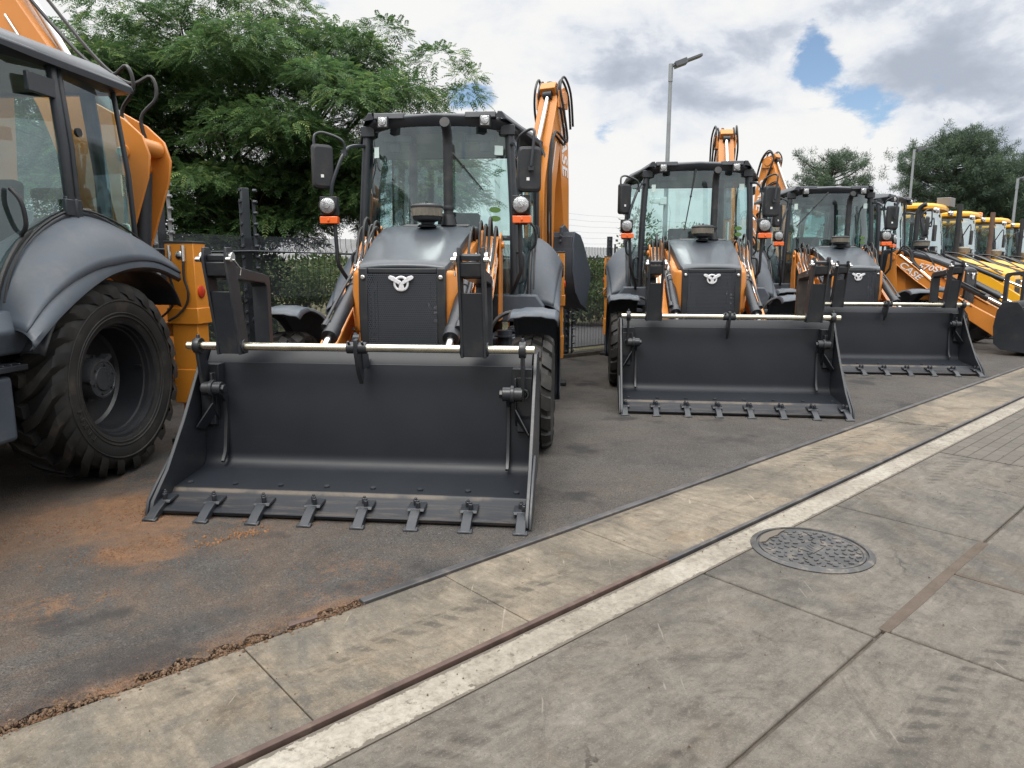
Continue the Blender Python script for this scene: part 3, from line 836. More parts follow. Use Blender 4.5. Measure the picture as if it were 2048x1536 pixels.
    q.build('seat', M['seat'], root, bevel=.04, seg=3)
    q = MB(); q.prism([(3.36, 1.80), (3.42, 1.90), (3.60, 1.86), (3.66, 1.76), (3.60, 1.25), (3.36, 1.25)], -.34, .34)
    q.prism([(3.7, 1.2), (3.7, 1.5), (4.7, 1.62), (4.7, 1.2)], .56, .80)
    q.prism([(4.5, 1.2), (4.5, 1.62), (4.9, 1.66), (4.9, 1.2)], -.5, .5)
    for x in (-.42, -.33): q.tube([(x, 3.52, 1.7), (x + .02, 3.5, 1.93)], .010, 6); q.lathe([(0, -.03), (.024, -.015), (.024, .01), (0, .03)], (x + .02, 3.5, 1.95), 'z', 10)
    q.tube([(.05, 3.55, 1.75), (.05, 3.74, 1.95)], .035, 10)
    q.build('dashboard', M['plastic'], root, bevel=.02)
    q = MB(); pts = []
    cM = Matrix.Translation((.05, 3.76, 1.97)) @ Euler((R(38), 0, 0)).to_matrix().to_4x4()
    pts = [cM @ Vector((.19 * math.cos(2 * PI * k / 28), .19 * math.sin(2 * PI * k / 28), 0)) for k in range(29)]
    q.tube(pts, .014, 8)
    for k in range(3):
        an = PI / 2 + 2 * PI * k / 3
        q.tube([cM @ Vector((0, 0, -.02)), cM @ Vector((.19 * math.cos(an), .19 * math.sin(an), 0))], .011, 6)
    q.build('steering_wheel', M['plastic'], root)
    # lamps and mirrors
    for s in (-1, 1):
        hx = -.999 if s < 0 else .868; hz = 2.09; hy = 2.98
        q = MB(); q.box((hx, hy + .02, hz), (.17, .08, .18)); q.lathe([(.085, .0), (.09, -.03), (.082, -.034)], (hx, hy - .02, hz), 'y', 28)
        hl = q.build('headlight', M['plastic'], root, bevel=.012)
        q = MB(); q.lathe([(.080, -.028), (.07, -.040), (.04, -.048), (.0, -.051)], (hx, hy - .02, hz), 'y', 28); q.lathe([(.034, -.051), (.030, -.058), (.0, -.06)], (hx, hy - .02, hz), 'y', 16)
        q.build('lens', M['lens'], hl)
        q = MB(); q.box((hx + .015 * s * 0 + .01, hy - .02, hz - .135), (.175, .07, .068)); q.box((hx + .01, hy - .06, hz - .135), (.02, .012, .03)); q.build('turn_signal', M['orangelens'], hl, bevel=.010)
        xo = hx if s < 0 else .868
        q = MB()
        if s < 0:
            q.tube(catmull([(-.74, 3.34, 2.70), (-.80, 3.20, 2.68), (-.85, 3.05, 2.60), (-.95, 2.98, 2.32), (-.97, 2.98, 2.19)], 4), .018, 8)
            q.tube([(-.955, 2.99, 2.0), (-.935, 2.99, 1.60), (-.93, 3.0, 1.52), (-.84, 3.2, 1.28), (-.83, 3.28, 1.2)], .020, 8)
        else:
            q.tube(catmull([(.74, 3.34, 2.70), (.79, 3.20, 2.68), (.83, 3.08, 2.58), (.845, 2.99, 2.30), (.86, 2.98, 2.19)], 4), .018, 8)
            q.tube([(.85, 3.0, 2.0), (.86, 3.05, 1.55), (.86, 3.08, 1.46), (.80, 3.22, 1.34), (.76, 3.3, 1.26)], .020, 8)
        q.box((hx, hy + .05, hz - .12), (.12, .03, .12))
        q.build('lamp_bracket', M['frame'], hl)
        mx, mz, yaw, w_ = (-1.045, 2.455, R(40), .20) if s < 0 else (.945, 2.41, R(12), .215)
        rm = Euler((0, 0, yaw)).to_matrix()
        q = MB(); out = []
        hw, hh, rc = w_ / 2, .205, .035
        for cxx, czz, a0 in ((hw - rc, hh - rc, 0), (-hw + rc, hh - rc, 90), (-hw + rc, -hh + rc, 180), (hw - rc, -hh + rc, 270)):
            for k in range(4):
                a = R(a0 + 30 * k); out.append((cxx + rc * math.cos(a), czz + rc * math.sin(a)))
        c0 = Vector((mx, 2.97, mz))
        n_ = len(out)
        lay = []
        for sc, dy in ((.86, -.045), (.97, -.035), (1.0, -.01), (1.0, .02)):
            lay.append([c0 + rm @ Vector((p[0] * sc, dy, p[1] * sc)) for p in out])
        q.grid(lay, closed=True); q.add(lay[0], [tuple(range(n_))]); q.add(lay[-1], [tuple(range(n_))])
        mi = q.build('mirror', M['plastic'], root, smooth=40)
        q = MB(); q.add([c0 + rm @ Vector((p[0] * .92, .0225, p[1] * .95)) for p in out], [tuple(range(n_))]); q.build('mirror_glass', M['steel'], mi)
        q = MB(); q.box(tuple(c0 + rm @ Vector((-.02, -.047, -.09))), (.028, .004, .028), rm); q.build('sticker', M['white'], mi)
        q = MB()
        if s < 0: q.tube(catmull([(-.85, 3.06, 2.585), (-.86, 3.04, 2.70), (-1.0, 3.0, 2.765), (-1.075, 2.95, 2.76), (-1.10, 2.92, 2.70), (-1.085, 2.90, 2.47)], 5), .013, 8); q.box((-.85, 3.05, 2.59), (.05, .05, .06)); q.box((-1.075, 2.92, 2.45), (.03, .05, .03))
        else: q.tube(catmull([(.83, 3.06, 2.57), (.84, 3.0, 2.70), (.93, 2.96, 2.76), (.985, 2.92, 2.755), (.99, 2.90, 2.69), (.965, 2.88, 2.43)], 5), .013, 8); q.box((.83, 3.07, 2.57), (.05, .05, .06)); q.box((.965, 2.90, 2.41), (.05, .04, .035))
        q.build('mirror_arm', M['frame'], mi)

def rear_end(root, P):
    f = MB()
    f.box((0, 5.27, .98), (2.3, .10, .12)); f.box((0, 5.27, .52), (2.3, .10, .14))
    f.box((0, 5.05, .8), (.7, .5, .35))
    f.build('rear_frame', M[P['body']], root, bevel=.008)
    for s in (-1, 1):
        x = s * 1.115
        c = MB()
        c.box((x, 5.27, 1.40), (.25, .19, .60)); 
        c.prism([(x - .137, 5.16), (x + .137, 5.16), (x + .137 + s * 0, 5.38), (x - .137, 5.38)], 1.03, 1.165, 'z')
        c.box((x, 5.27, .83), (.225, .17, .40)); c.box((x, 5.27, .50), (.25, .19, .29))
        c.box((x - s * .16, 5.18, 1.27), (.10, .10, .09))
        st = c.build('stabilizer', M['stab'], root, bevel=.006)
        c = MB(); c.box((x, 5.27, .20), (.16, .12, .32)); c.build('stabilizer_leg', M[P['body']], st, bevel=.004)
        c = MB(); c.box((x, 5.27, .03), (.34, .26, .035)); c.cyl((x - .09, 5.27, .075), (x + .09, 5.27, .075), .04, n=12); c.build('foot', M['dark'], st, bevel=.005)
        c = MB(); c.box((x, 5.27, 1.705), (.258, .20, .02)); c.build('cap', M['frame'], st, bevel=.004)
        c = MB()
        for k, dx in enumerate((-.075, .045)):
            c.tube(catmull([(x + dx, 5.155, 1.58), (x + dx, 5.145, 1.42), (x + dx + .03, 5.14, 1.30), (x + dx + .01, 5.14, 1.20), (x + dx - .06, 5.12, 1.11), (x + dx - .14, 5.10, 1.06)], 5), .010, 8)
        c.build('hose', M['hose'], st)
        c = MB()
        for dx in (-.075, .045): c.cyl((x + dx, 5.157, 1.55), (x + dx, 5.157, 1.68), .015, n=8)
        c.lathe([(.0, -.012), (.022, -.012), (.034, -.004), (.034, .0)], (x, 5.173, 1.60), 'y', 14)
        c.build('hose_fitting', M['steel'], st)
        c = MB(); c.lathe([(.050, 0), (.052, .010), (.040, .016), (0, .016)], (x + s * .125, 5.25, 1.30), 'x', 22, s); c.build('reflector', M['redlens'], st)
    h = MB()
    h.tube(catmull([(.62, 5.02, 1.55), (.62, 5.02, 1.78), (.64, 5.02, 1.83), (.78, 5.02, 1.83), (.80, 5.02, 1.78), (.80, 5.02, 1.55)], 3), .017, 8); h.tube([(.62, 5.02, 1.72), (.80, 5.02, 1.72)], .012, 8)
    h.build('grab_rail', M['steel'], root)

def digger(root, kx, psi, K, P):
    """folded backhoe: x = sideways, y = reach away from the king post"""
    loc = (kx, 5.62, 0); rz = -psi
    def put(mb, name, mat, parent=root, **kw):
        o = mb.build(name, mat, parent, **kw)
        if parent is root: o.location = loc; o.rotation_euler = (0, 0, rz)
        return o
    k = MB(); k.box((0, -.12, .8), (.62, .12, .75)); k.cyl((0, .06, .45), (0, .06, 1.15), .11, n=18); k.box((0, .06, .95), (.34, .34, .3))
    put(k, 'swing_post', M[P['body']], bevel=.01)
    b = MB(); b.beam(K['boom'], K['bd'], .27)
    bo = put(b, 'boom', M[P['body']], bevel=.008, smooth=30)
    d = MB(); d.beam(K['dip'], K['dd'], .22)
    di = put(d, 'dipper', M[P['body']], bevel=.008, smooth=30)
    if P['text']:
        bp = K['text']
        for s in (-1, 1):
            tgt = di if bp[0] == 'dip' else bo
            hw = .112 if bp[0] == 'dip' else .137
            (y0, z0), (y1, z1) = bp[1], bp[2]
            dv = Vector((0, y1 - y0, z1 - z0)).normalized()
            c = ((y0 + y1) / 2, (z0 + z1) / 2)
            if s > 0: xd = dv; yd = Vector((0, -dv.z, dv.y)); 
            else: xd = -dv; yd = Vector((0, -dv.z, dv.y)) * 1
            if s > 0: xd = -xd
            else: xd = -dv
            yd = Vector((0, -xd.z, xd.y))
            if xd.cross(yd).x * s < 0: yd = -yd
            text_mesh('lettering', 'CASE', K.get('ts', .26), M['white'], tgt, frame_matrix((s * hw, c[0], c[1]), xd, yd), .003)
    # elbow cheeks on top
    ap = K['boom'][-1]
    e = MB(); e.cyl((-.19, ap[0], ap[1]), (.19, ap[0], ap[1]), .085, n=20)
    for s in (-1, 1): e.prism([(ap[0] - .13, ap[1] - .14), (ap[0] + .15, ap[1] - .12), (ap[0] + .16, ap[1] + .06), (ap[0] + .02, ap[1] + .14), (ap[0] - .13, ap[1] + .07)], s * .14, s * .17)
    e.build('elbow_pin', M[P['body']], bo, bevel=.006)
    c0, c1, c2 = K['dcyl']
    c = MB(); c.cyl((0, *c0), (0, *c1), .06, n=18); c.cyl((0, *Vector(c1).lerp(Vector(c0), .06)), (0, *c1), .068, n=18)
    dc = put(c, 'dipper_cylinder', M[K.get('barrel', 'frame')], bevel=.003)
    c = MB(); c.cyl((0, *c1), (0, *c2), .032, n=16); c.build('piston_rod', M['steel'], dc)
    c = MB(); c.cyl((-.06, *c2), (.06, *c2), .055, n=16); c.build('rod_eye', M['frame'], dc)
    if 'bcyl' in K:
        c0, c1, c2 = K['bcyl']
        c = MB(); c.cyl((0, *c0), (0, *c1), .068, n=20); bc = put(c, 'boom_cylinder', M['frame'])
        c = MB(); c.cyl((0, *c1), (0, *c2), .035, n=16); c.build('piston_rod', M['steel'], bc)
    if 'clevis' in K:
        y, z = K['cpin']; c = MB()
        for s in (-1, 1): c.prism(K['clevis'], s * .14, s * .17)
        c.cyl((-.14, y - .12, z + .06), (.14, y - .12, z + .06), .075, n=16); c.cyl((-.14, y - .02, z - .1), (.14, y - .02, z - .1), .05, n=16)
        c.build('boom_bracket', M[P['body']], bo, bevel=.006)
        for s in (-1, 1):
            c = MB(); c.lathe([(.07, 0), (.066, .012), (.05, .014), (.0, .014)], (s * .17, y, z), 'x', 18, s); c.build('pin_boss', M[P['body']], bo)
            c = MB(); c.cyl((s * .17, y, z), (s * .20, y, z), .042, n=6); c.build('bracket_pin', M['zinc'], bo, bevel=.004)
    h = MB()
    for s in (-1, 1):
        for j, off in enumerate((.0, .045)[:K.get('nh', 2)]):
            P_ = []
            for q, t in enumerate(K['hose']):
                P_.append((s * (.15 + off + .02 * math.sin(q * 1.7)), t[0] - .02 * j, t[1] + .03 * j))
            h.tube(catmull(P_, 5), .016, 7)
    h.tube(catmull([(-.06, ap[0] - .1, ap[1] - .05), (-.07, ap[0] - .02, ap[1] + .20), (.0, ap[0] + .12, ap[1] + .20), (.06, ap[0] + .2, ap[1] - .02)], 5), .016, 7)
    put(h, 'hydraulic_hoses', M['hose'])
    sp = MB()
    bq = K['boom'][1:-1]
    sp.tube([(.145, p[0] - .02, p[1]) for p in bq], .011, 6); sp.tube([(-.145, p[0] - .02, p[1]) for p in bq], .011, 6)
    put(sp, 'steel_pipes', M['steel'])
    if 'bk' in K:
        y, z = K['bk']; b = MB(); Wb = .30
        shell = [(y - .22, z + .10), (y - .27, z - .10), (y - .26, z - .45), (y - .16, z - .72), (y + .04, z - .90), (y + .26, z - .98), (y + .27, z - .955), (y + .07, z - .865), (y - .12, z - .69), (y - .225, z - .44), (y - .235, z - .10), (y - .19, z + .09)]
        b.prism(shell, -Wb, Wb)
        side = [(y - .22, z + .10), (y - .27, z - .10), (y - .26, z - .45), (y - .16, z - .72), (y + .04, z - .90), (y + .26, z - .98), (y + .42, z - .56), (y + .40, z - .42), (y + .12, z - .05), (y + .0, z + .06)]
        for s in (-1, 1):
            b.prism(side, s * Wb, s * (Wb + .022))
            b.prism([(y - .24, z + .16), (y - .14, z + .20), (y + .02, z + .12), (y + .04, z - .02), (y - .24, z - .02)], s * .10, s * .14)
            b.prism([(y - .275, z - .12), (y - .285, z - .44), (y - .18, z - .74), (y - .155, z - .73), (y - .255, z - .44), (y - .25, z - .12)], s * (Wb + .02), s * (Wb + .03))
        b.box((0, y - .255, z - .04), (.60, .03, .16))
        for kx_ in (-.13, .13):
            for dz in (.0, -.07): b.cyl((kx_, y - .265, z - dz - .03), (kx_, y - .29, z - dz - .03), .022, n=8)
        for q in range(5): b.prism([(y + .25, z - .955), (y + .26, z - .985), (y + .42, z - 1.03), (y + .40, z - 1.0)], -.29 + q * .133, -.24 + q * .133)
        put(b, 'backhoe_bucket', M['fender'], bevel=.008, smooth=35)

K_A = dict(boom=[(.10, .90), (.11, 1.75), (.15, 2.55), (.32, 3.35), (.48, 3.95)], bd=[.30, .34, .36, .32, .20],
           dip=[(.34, 4.10), (.54, 3.98), (.66, 3.30), (.73, 2.60), (.80, 1.86)], dd=[.10, .24, .30, .25, .17],
           dcyl=((-.12, 2.35), (.06, 3.30), (.36, 3.98)), bcyl=((.05, 1.05), (-.16, 1.7), (-.12, 2.3)), bk=(.80, 1.90),
           text=('dip', (.70, 2.75), (.60, 3.72)), ts=.25, hose=[(.12, 1.2), (.02, 2.2), (.10, 2.9), (.24, 3.45), (.56, 3.35), (.42, 3.75), (.36, 4.02), (.48, 4.18), (.64, 4.0), (.76, 3.6)])
K_A2 = dict(K_A)
def lower(K, dz, z0=2.9, z1=3.4):
    def f(p): return (p[0], p[1] - dz * min(1, max(0, (p[1] - z0) / (z1 - z0))))
    K = dict(K)
    for q in ('boom', 'dip', 'hose'): K[q] = [f(p) for p in K[q]]
    K['dcyl'] = tuple(f(p) for p in K['dcyl']); K['text'] = (K['text'][0], f(K['text'][1]), f(K['text'][2]))
    return K
K_A = lower(K_A, .22)
K_B = dict(nh=1, boom=[(.16, .90), (.20, 1.7), (.28, 2.35), (.52, 2.95), (.92, 3.60), (1.16, 4.15)], bd=[.32, .36, .46, .40, .34, .2],
           dip=[(1.12, 4.35), (1.22, 4.15), (1.26, 3.3), (1.27, 2.6), (1.28, 1.86)], dd=[.10, .26, .34, .27, .17],
           dcyl=((-.02, 2.66), (.44, 3.24), (1.02, 4.22)), bcyl=((-.13, 2.32), (-.03, 1.35), (.0, 1.0)), bk=(1.32, 1.85),
           clevis=[(.45, 3.0), (.12, 2.86), (-.10, 2.74), (-.25, 2.60), (-.30, 2.44), (-.27, 2.26), (-.14, 1.92), (.0, 1.55), (.25, 1.5), (.40, 2.3), (.6, 2.9)], cpin=(-.06, 2.47), barrel='grey',
           text=('dip', (1.25, 2.5), (1.22, 3.5)), ts=.3, hose=[(.0, 1.2), (-.05, 2.0), (-.10, 2.5), (-.06, 2.80), (-.20, 2.98), (-.16, 3.16), (.02, 3.10), (.3, 3.3), (.8, 3.9), (1.1, 4.3), (1.3, 4.2)])
K_C = dict(boom=[(.10, .90), (.25, 1.5), (.55, 2.05), (1.0, 2.45), (1.5, 2.55)], bd=[.30, .36, .42, .36, .2],
           dip=[(1.36, 2.72), (1.55, 2.58), (1.75, 1.9), (1.8, 1.4), (1.85, 1.0)], dd=[.10, .26, .34, .27, .17],
           dcyl=((.2, 1.9), (.75, 2.42), (1.4, 2.72)), bcyl=((.3, .9), (.6, 1.3), (.8, 1.9)), bk=(1.9, 1.05),
           text=('dip', (1.8, 1.5), (1.65, 2.2)), ts=.26, hose=[(.12, 1.2), (.2, 1.8), (.5, 2.3), (1.0, 2.72), (1.4, 2.8), (1.65, 2.6)])

def make_loader(P):
    root = empty('backhoe_loader')
    bucket(root); loader_linkage(root, P); hood(root, P); cab(root, P); rear_end(root, P)
    for s in (-1, 1):
        rear_wheel(root, s); front_wheel(root, s); front_fender(root, s); rear_fender(root, s)
    return root

PC = dict(arm='orange', body='orange', hood='hood', roof='roof', stack='elbow', text=True, wiper=((.13, 2.66), (.47, 2.26)))
GRP = 'backhoe loaders parked side by side along the fence'
m1 = make_loader(PC)
POSES = {0: (-4.36, .80, -.096), 1: (-1.062, 3.862, -.094), 2: (2.279, 6.915, -.106), 3: (5.544, 9.816, -.089), 4: (10.2, 12.4, .76)}
mach = {1: m1}
for k in (0, 2, 3, 4):
    mach[k] = copy_tree(m1)
for k, (x, y, th) in POSES.items():
    mach[k].location = (x, y, 0); mach[k].rotation_euler = (0, 0, th)

# wipers, forks and folded diggers differ from machine to machine
wiper(mach[1], (.13, 2.66), (.47, 2.26)); wiper(mach[0], (.13, 2.66), (.47, 2.26))
wiper(mach[2], (-.05, 2.88), (-.18, 2.05)); wiper(mach[3], (-.10, 2.88), (-.60, 2.28)); wiper(mach[4], (-.10, 2.88), (-.60, 2.28))
for k, xs in {0: (-.6, .6), 1: (-.842, .768), 2: (-.805, .875), 3: (-.73, .875), 4: (-.7, .7)}.items():
    for i, x in enumerate(xs): pallet_fork(mach[k], x, rusty=(k == 2 and i == 1))
digger(mach[1], .84, R(22), K_A, PC)
digger(mach[2], .85, 0, K_A, PC)
digger(mach[3], -.25, R(-12), K_C, PC)
digger(mach[4], .05, R(4), K_A2, PC)
digger(mach[0], .45, R(-90), K_B, PC)
LABELS = {
    0: 'orange backhoe loader cut off by the left picture edge, its big rear tyre in view',
    1: 'largest orange backhoe loader facing the camera, its black bucket in the centre foreground',
    2: 'orange backhoe loader below the tall street lamp, one pallet fork rusty',
    3: 'orange backhoe loader facing the camera, its bucket partly hidden behind the second bucket',
    4: 'orange backhoe loader turned to the right, white lettering on its hood side and loader arm'}
for k, o in mach.items():
    tag(o, LABELS[k], 'backhoe loader', GRP)

# ------------------------------------------------------------------ yellow loaders further along the row
PY = dict(arm='yellow', body='yellow', hood='yellow', roof='yellow', stack='straight', text=False)
def make_yellow():
    root = empty('yellow_backhoe_loader')
    # hood: long sloping nose, rounded
    rows = []
    for y, zt, w, zb in ((1.60, 1.30, .34, .95), (1.63, 1.42, .38, .92), (1.75, 1.50, .42, .90), (2.1, 1.62, .45, .88), (2.5, 1.72, .47, .88), (2.9, 1.80, .48, .9), (3.15, 1.83, .48, .9)):
        r_ = [(-w, y, zb), (-w - .015, y, (zt + zb) / 2), (-w, y, zt - .12), (-w * .93, y, zt - .05), (-w * .75, y, zt - .01), (-w * .3, y, zt + .01), (0, y, zt + .012)]
        r_ += [(-p[0], p[1], p[2]) for p in reversed(r_[:-1])]; rows.append(r_)
    m = MB(); m.grid(rows); m.add(rows[0], [tuple(range(len(rows[0])))]); ho = m.build('hood', M['yellow'], root, smooth=40)
    m = MB(); m.box((0, 1.61, 1.12), (.56, .04, .34)); m.build('grille', M['plastic'], root, bevel=.01)
    for s in (-1, 1):
        m = MB(); m.tube(catmull([(s * .50, 3.05, 1.70), (s * .52, 2.7, 1.72), (s * .52, 2.3, 1.60), (s * .52, 2.05, 1.54), (s * .51, 1.8, 1.46)], 5), .012, 6)
        m.build('side_rail', M['plastic'], ho)
        a = MB(); x = s * .60
        a.prism([(3.0, 1.70), (2.86, 1.74), (2.4, 1.62), (1.9, 1.28), (1.3, .86), (1.02, .50), (1.02, .30), (1.16, .26), (1.5, .52), (2.1, .88), (2.6, 1.25), (3.0, 1.50)], x - .06, x + .06)
        la = a.build('loader_arm', M['yellow'], root, bevel=.012)
        t = MB(); t.prism([(2.80, .7), (3.18, .7), (3.16, 1.5), (3.06, 1.86), (2.94, 1.88), (2.84, 1.5)], s * .68, s * .71); t.prism([(2.80, .7), (3.18, .7), (3.16, 1.5), (3.06, 1.86), (2.94, 1.88), (2.84, 1.5)], s * .50, s * .53)
        t.build('loader_tower', M['black'], root, bevel=.004)
        t = MB(); t.box((s * .712, 2.98, 1.52), (.004, .08, .12)); t.build('warning_label', M['yellowlabel'], la)
        c = MB(); c.cyl((s * .62, 2.95, 1.82), (s * .62, 1.75, 1.28), .06, n=16); c.cyl((s * .50, 2.6, 1.2), (s * .50, 1.6, .8), .055, n=16)
        for k in range(3): c.tube(catmull([(s * (.56 + k * .04), 2.95, 1.86 + k * .02), (s * (.56 + k * .04), 2.6, 1.84), (s * (.56 + k * .04), 2.1, 1.58), (s * (.56 + k * .04), 1.8, 1.40)], 5), .016, 6)
        cy = c.build('bucket_cylinder', M['black'], root)
        c = MB(); c.cyl((s * .62, 1.75, 1.28), (s * .62, 1.25, 1.05), .032, n=14); c.build('piston_rod', M['steel'], cy)
        l = MB(); l.prism([(1.30, 1.10), (1.20, 1.10), (1.0, .5), (1.08, .45)], s * .57, s * .66); l.build('bucket_link', M['black'], root)
        rear_wheel(root, s); front_wheel(root, s)
        # rear mudguard
        rows = []
        for i in range(11):
            a_ = R(20 + 150 * i / 10)
            rows.append([(s * xx, 4.30 - .80 * math.cos(a_), .66 + (.80 - dz) * math.sin(a_)) for xx, dz in ((.72, 0), (1.16, 0), (1.18, .06))])
        m = MB(); m.grid(rows); m.build('rear_fender', M['black'], root, solid=.012)
        c = MB(); c.box((s * 1.12, 5.25, 1.0), (.22, .2, 1.3)); c.box((s * 1.12, 5.25, .2), (.28, .26, .3)); c.build('stabilizer', M['yellow'], root, bevel=.006)
    # bucket
    b = MB(); inn = [(.08, .03), (.7, .08), (.88, .2), (.98, .45), (.95, .75), (.85, .95)]
    b.prism(inn + [(.90, .97), (1.0, .78), (1.03, .45), (.93, .16), (.72, .045), (.08, .0)], -1.15, 1.15)
    for s in (-1, 1): b.prism([(.06, .0), (.10, .1), (.60, .70), (.82, .97), (.92, .97), (1.04, .75), (1.06, .42), (.95, .13), (.72, .03)], s * 1.15, s * 1.175)
    b.build('loader_bucket', M['bucket'], root, bevel=.004)
    c = MB(); c.box((0, 2.5, .72), (.64, 1.5, .30)); c.box((0, 3.6, .62), (.9, 1.2, .30)); c.box((0, 2.02, .48), (1.75, .16, .16)); c.box((0, 4.3, .655), (1.6, .26, .26)); c.box((0, 4.15, 1.1), (1.6, 1.8, .3)); c.build('chassis', M['dark'], root)
    # cab
    fr = MB()
    for s in (-1, 1):
        fr.tube([(s * .78, 3.30, 1.1), (s * .77, 3.33, 1.9), (s * .70, 3.52, 2.88)], .045, 8); fr.tube([(s * .88, 4.12, 1.3), (s * .80, 4.12, 2.88)], .045, 8); fr.tube([(s * .86, 4.95, 1.3), (s * .80, 4.90, 2.88)], .05, 8)
        fr.tube([(s * .78, 3.30, 1.65), (s * .87, 4.12, 1.72), (s * .86, 4.95, 1.65)], .03, 6)
    for z in (2.87,): fr.tube([(-.7, 3.52, z), (.7, 3.52, z)], .05, 6); fr.tube([(-.8, 4.9, z), (.8, 4.9, z)], .05, 6)
    fr.prism([(3.10, 1.3), (3.10, 1.8), (3.32, 1.84), (3.32, 1.3)], -.72, .72)
    fr.build('cab_frame', M['frame'], root, smooth=50)
    g = MB(); g.grid([[(x * w, yb - .12 * (1 - x * x), z) for x in (-1, -.6, -.2, .2, .6, 1)] for z, yb, w in ((1.84, 3.33, .74), (2.3, 3.36, .73), (2.85, 3.44, .70))]); g.build('windshield', M['glass'], root, smooth=80)
    for s in (-1, 1):
        g = MB(); g.add([(s * .79, 3.34, 1.3), (s * .88, 4.10, 1.3), (s * .80, 4.1, 2.84), (s * .70, 3.55, 2.84), (s * .77, 3.36, 1.9)], [(0, 1, 2, 3, 4)]); g.build('door', M['glass'], root)
        g = MB(); g.add([(s * .875, 4.15, 1.7), (s * .86, 4.92, 1.66), (s * .80, 4.88, 2.84), (s * .80, 4.15, 2.84)], [(0, 1, 2, 3)]); g.build('rear_side_window', M['glass'], root)
        q = MB(); q.tube(catmull([(s * .75, 3.4, 2.3), (s * .95, 3.2, 2.62), (s * 1.10, 3.12, 2.62), (s * 1.12, 3.1, 2.3)], 5), .015, 6); q.box((s * 1.10, 3.09, 2.32), (.18, .05, .36)); q.build('mirror', M['plastic'], root, bevel=.01)
        q = MB(); q.box((s * .95, 3.12, 1.93), (.2, .12, .2)); q.tube([(s * .75, 3.3, 1.9), (s * .95, 3.16, 1.93)], .02, 6); hl = q.build('headlight', M['plastic'], root, bevel=.03)
        q = MB(); q.lathe([(.08, -.062), (.05, -.075), (0, -.08)], (s * .95, 3.12, 1.94), 'y', 20); q.build('lens', M['lens'], hl)
    g = MB(); g.add([(-.8, 4.95, 1.7), (.8, 4.95, 1.7), (.76, 4.9, 2.84), (-.76, 4.9, 2.84)], [(0, 1, 2, 3)]); g.build('rear_window', M['glass'], root)
    q = MB(); q.box((0, 4.3, 1.4), (.52, .52, .14)); q.box((0, 4.56, 1.85), (.50, .14, .8)); q.build('seat', M['seat'], root, bevel=.04)
    q = MB(); q.tube([(.2 * math.cos(a) , 3.8 + .15 * math.sin(a), 1.95 + .1 * math.sin(a)) for a in [2 * PI * k / 20 for k in range(21)]], .014, 6); q.build('steering_wheel', M['plastic'], root)
    ro = MB(); plan = [(-.92, 3.5), (-.6, 3.26), (0, 3.2), (.6, 3.26), (.92, 3.5), (.94, 4.2), (.92, 5.0), (.5, 5.1), (-.5, 5.1), (-.92, 5.0), (-.94, 4.2)]
    rg = [[(x * sc, 4.15 + (y - 4.15) * sc, z) for x, y in plan] for sc, z in ((.94, 2.88), (1.0, 2.90), (1.0, 2.97), (.95, 3.03), (.6, 3.06))]
    ro.grid(rg, closed=True); ro.add(rg[0], [tuple(range(11))]); ro.add(rg[-1], [tuple(range(11))])
    rf = ro.build('roof', M['yellow'], root, bevel=.01)
    for s in (-1, 1):
        for dx in (.5, .68):
            q = MB(); q.lathe([(.06, .03), (.065, 0), (.055, -.03), (0, -.035)], (s * dx, 3.22, 2.86), 'y', 16); q.build('roof_light', M['lens'], rf)
    e = MB(); e.tube([(-.18, 2.85, 1.78), (-.18, 2.85, 3.0)], .058, 16); e.build('exhaust_stack', M['plastic'], root)
    p = MB(); p.lathe([(0, -.02), (.06, -.02), (.06, .06), (.14, .08), (.15, .18), (.12, .21), (0, .22)], (.05, 2.75, 1.82), 'z', 24); p.build('pre_cleaner', M['beige'], root)
    return root
y1 = make_yellow()
ylabels = ['yellow backhoe loader with a grey roof box, next to the lettered orange one',
           'yellow backhoe loader with a rusty brown exhaust stack, second yellow roof in the row',
           'yellow loader carrying an orange beacon on its low roof, third yellow one in the row',
           'yellow loader at the right picture edge, farthest visible cab of the row']
yp = [(12.55, 14.75, .78), (14.85, 17.0, .78), (17.3, 19.3, .78), (19.8, 21.8, .78)]
ylist = []
for i, (x, y, th) in enumerate(yp):
    o = y1 if i == 0 else copy_tree(y1)
    o.location = (x, y, 0); o.rotation_euler = (0, 0, th)
    if i: tag(o, ylabels[i], 'backhoe loader', 'yellow loaders at the far end of the row')
    else: tag(o, ylabels[0], 'backhoe loader', 'yellow loaders at the far end of the row')
    ylist.append(o)
# what sets each yellow machine apart
def part_of(o, nm): return [c for c in o.children if c.name.split('.')[0] == nm]
M['rustpipe'] = paint('rusty_exhaust', (.09, .055, .042), .6, var=.3, dust=.2)
for o in ylist[1:2]:
    for c in part_of(o, 'exhaust_stack'):
        c.data = c.data.copy(); c.data.materials[0] = M['rustpipe']
bb = MB(); bb.box((-.55, 3.9, 3.13), (.18, .16, .17)); bb.build('beacon', M['beacon'], ylist[2], bevel=.02)
bb = MB(); bb.box((.62, 3.35, 3.12), (.42, .30, .22)); bb.build('roof_box', M['grey'], ylist[0], bevel=.01)
bb = MB(); bb.cyl((0, 4.6, 3.05), (0, 4.6, 3.12), .06, n=14); bb.cyl((0, 4.6, 3.12), (0, 4.6, 3.2), .045, n=14); bb.build('beacon', M['beacon'], ylist[1], bevel=.01)

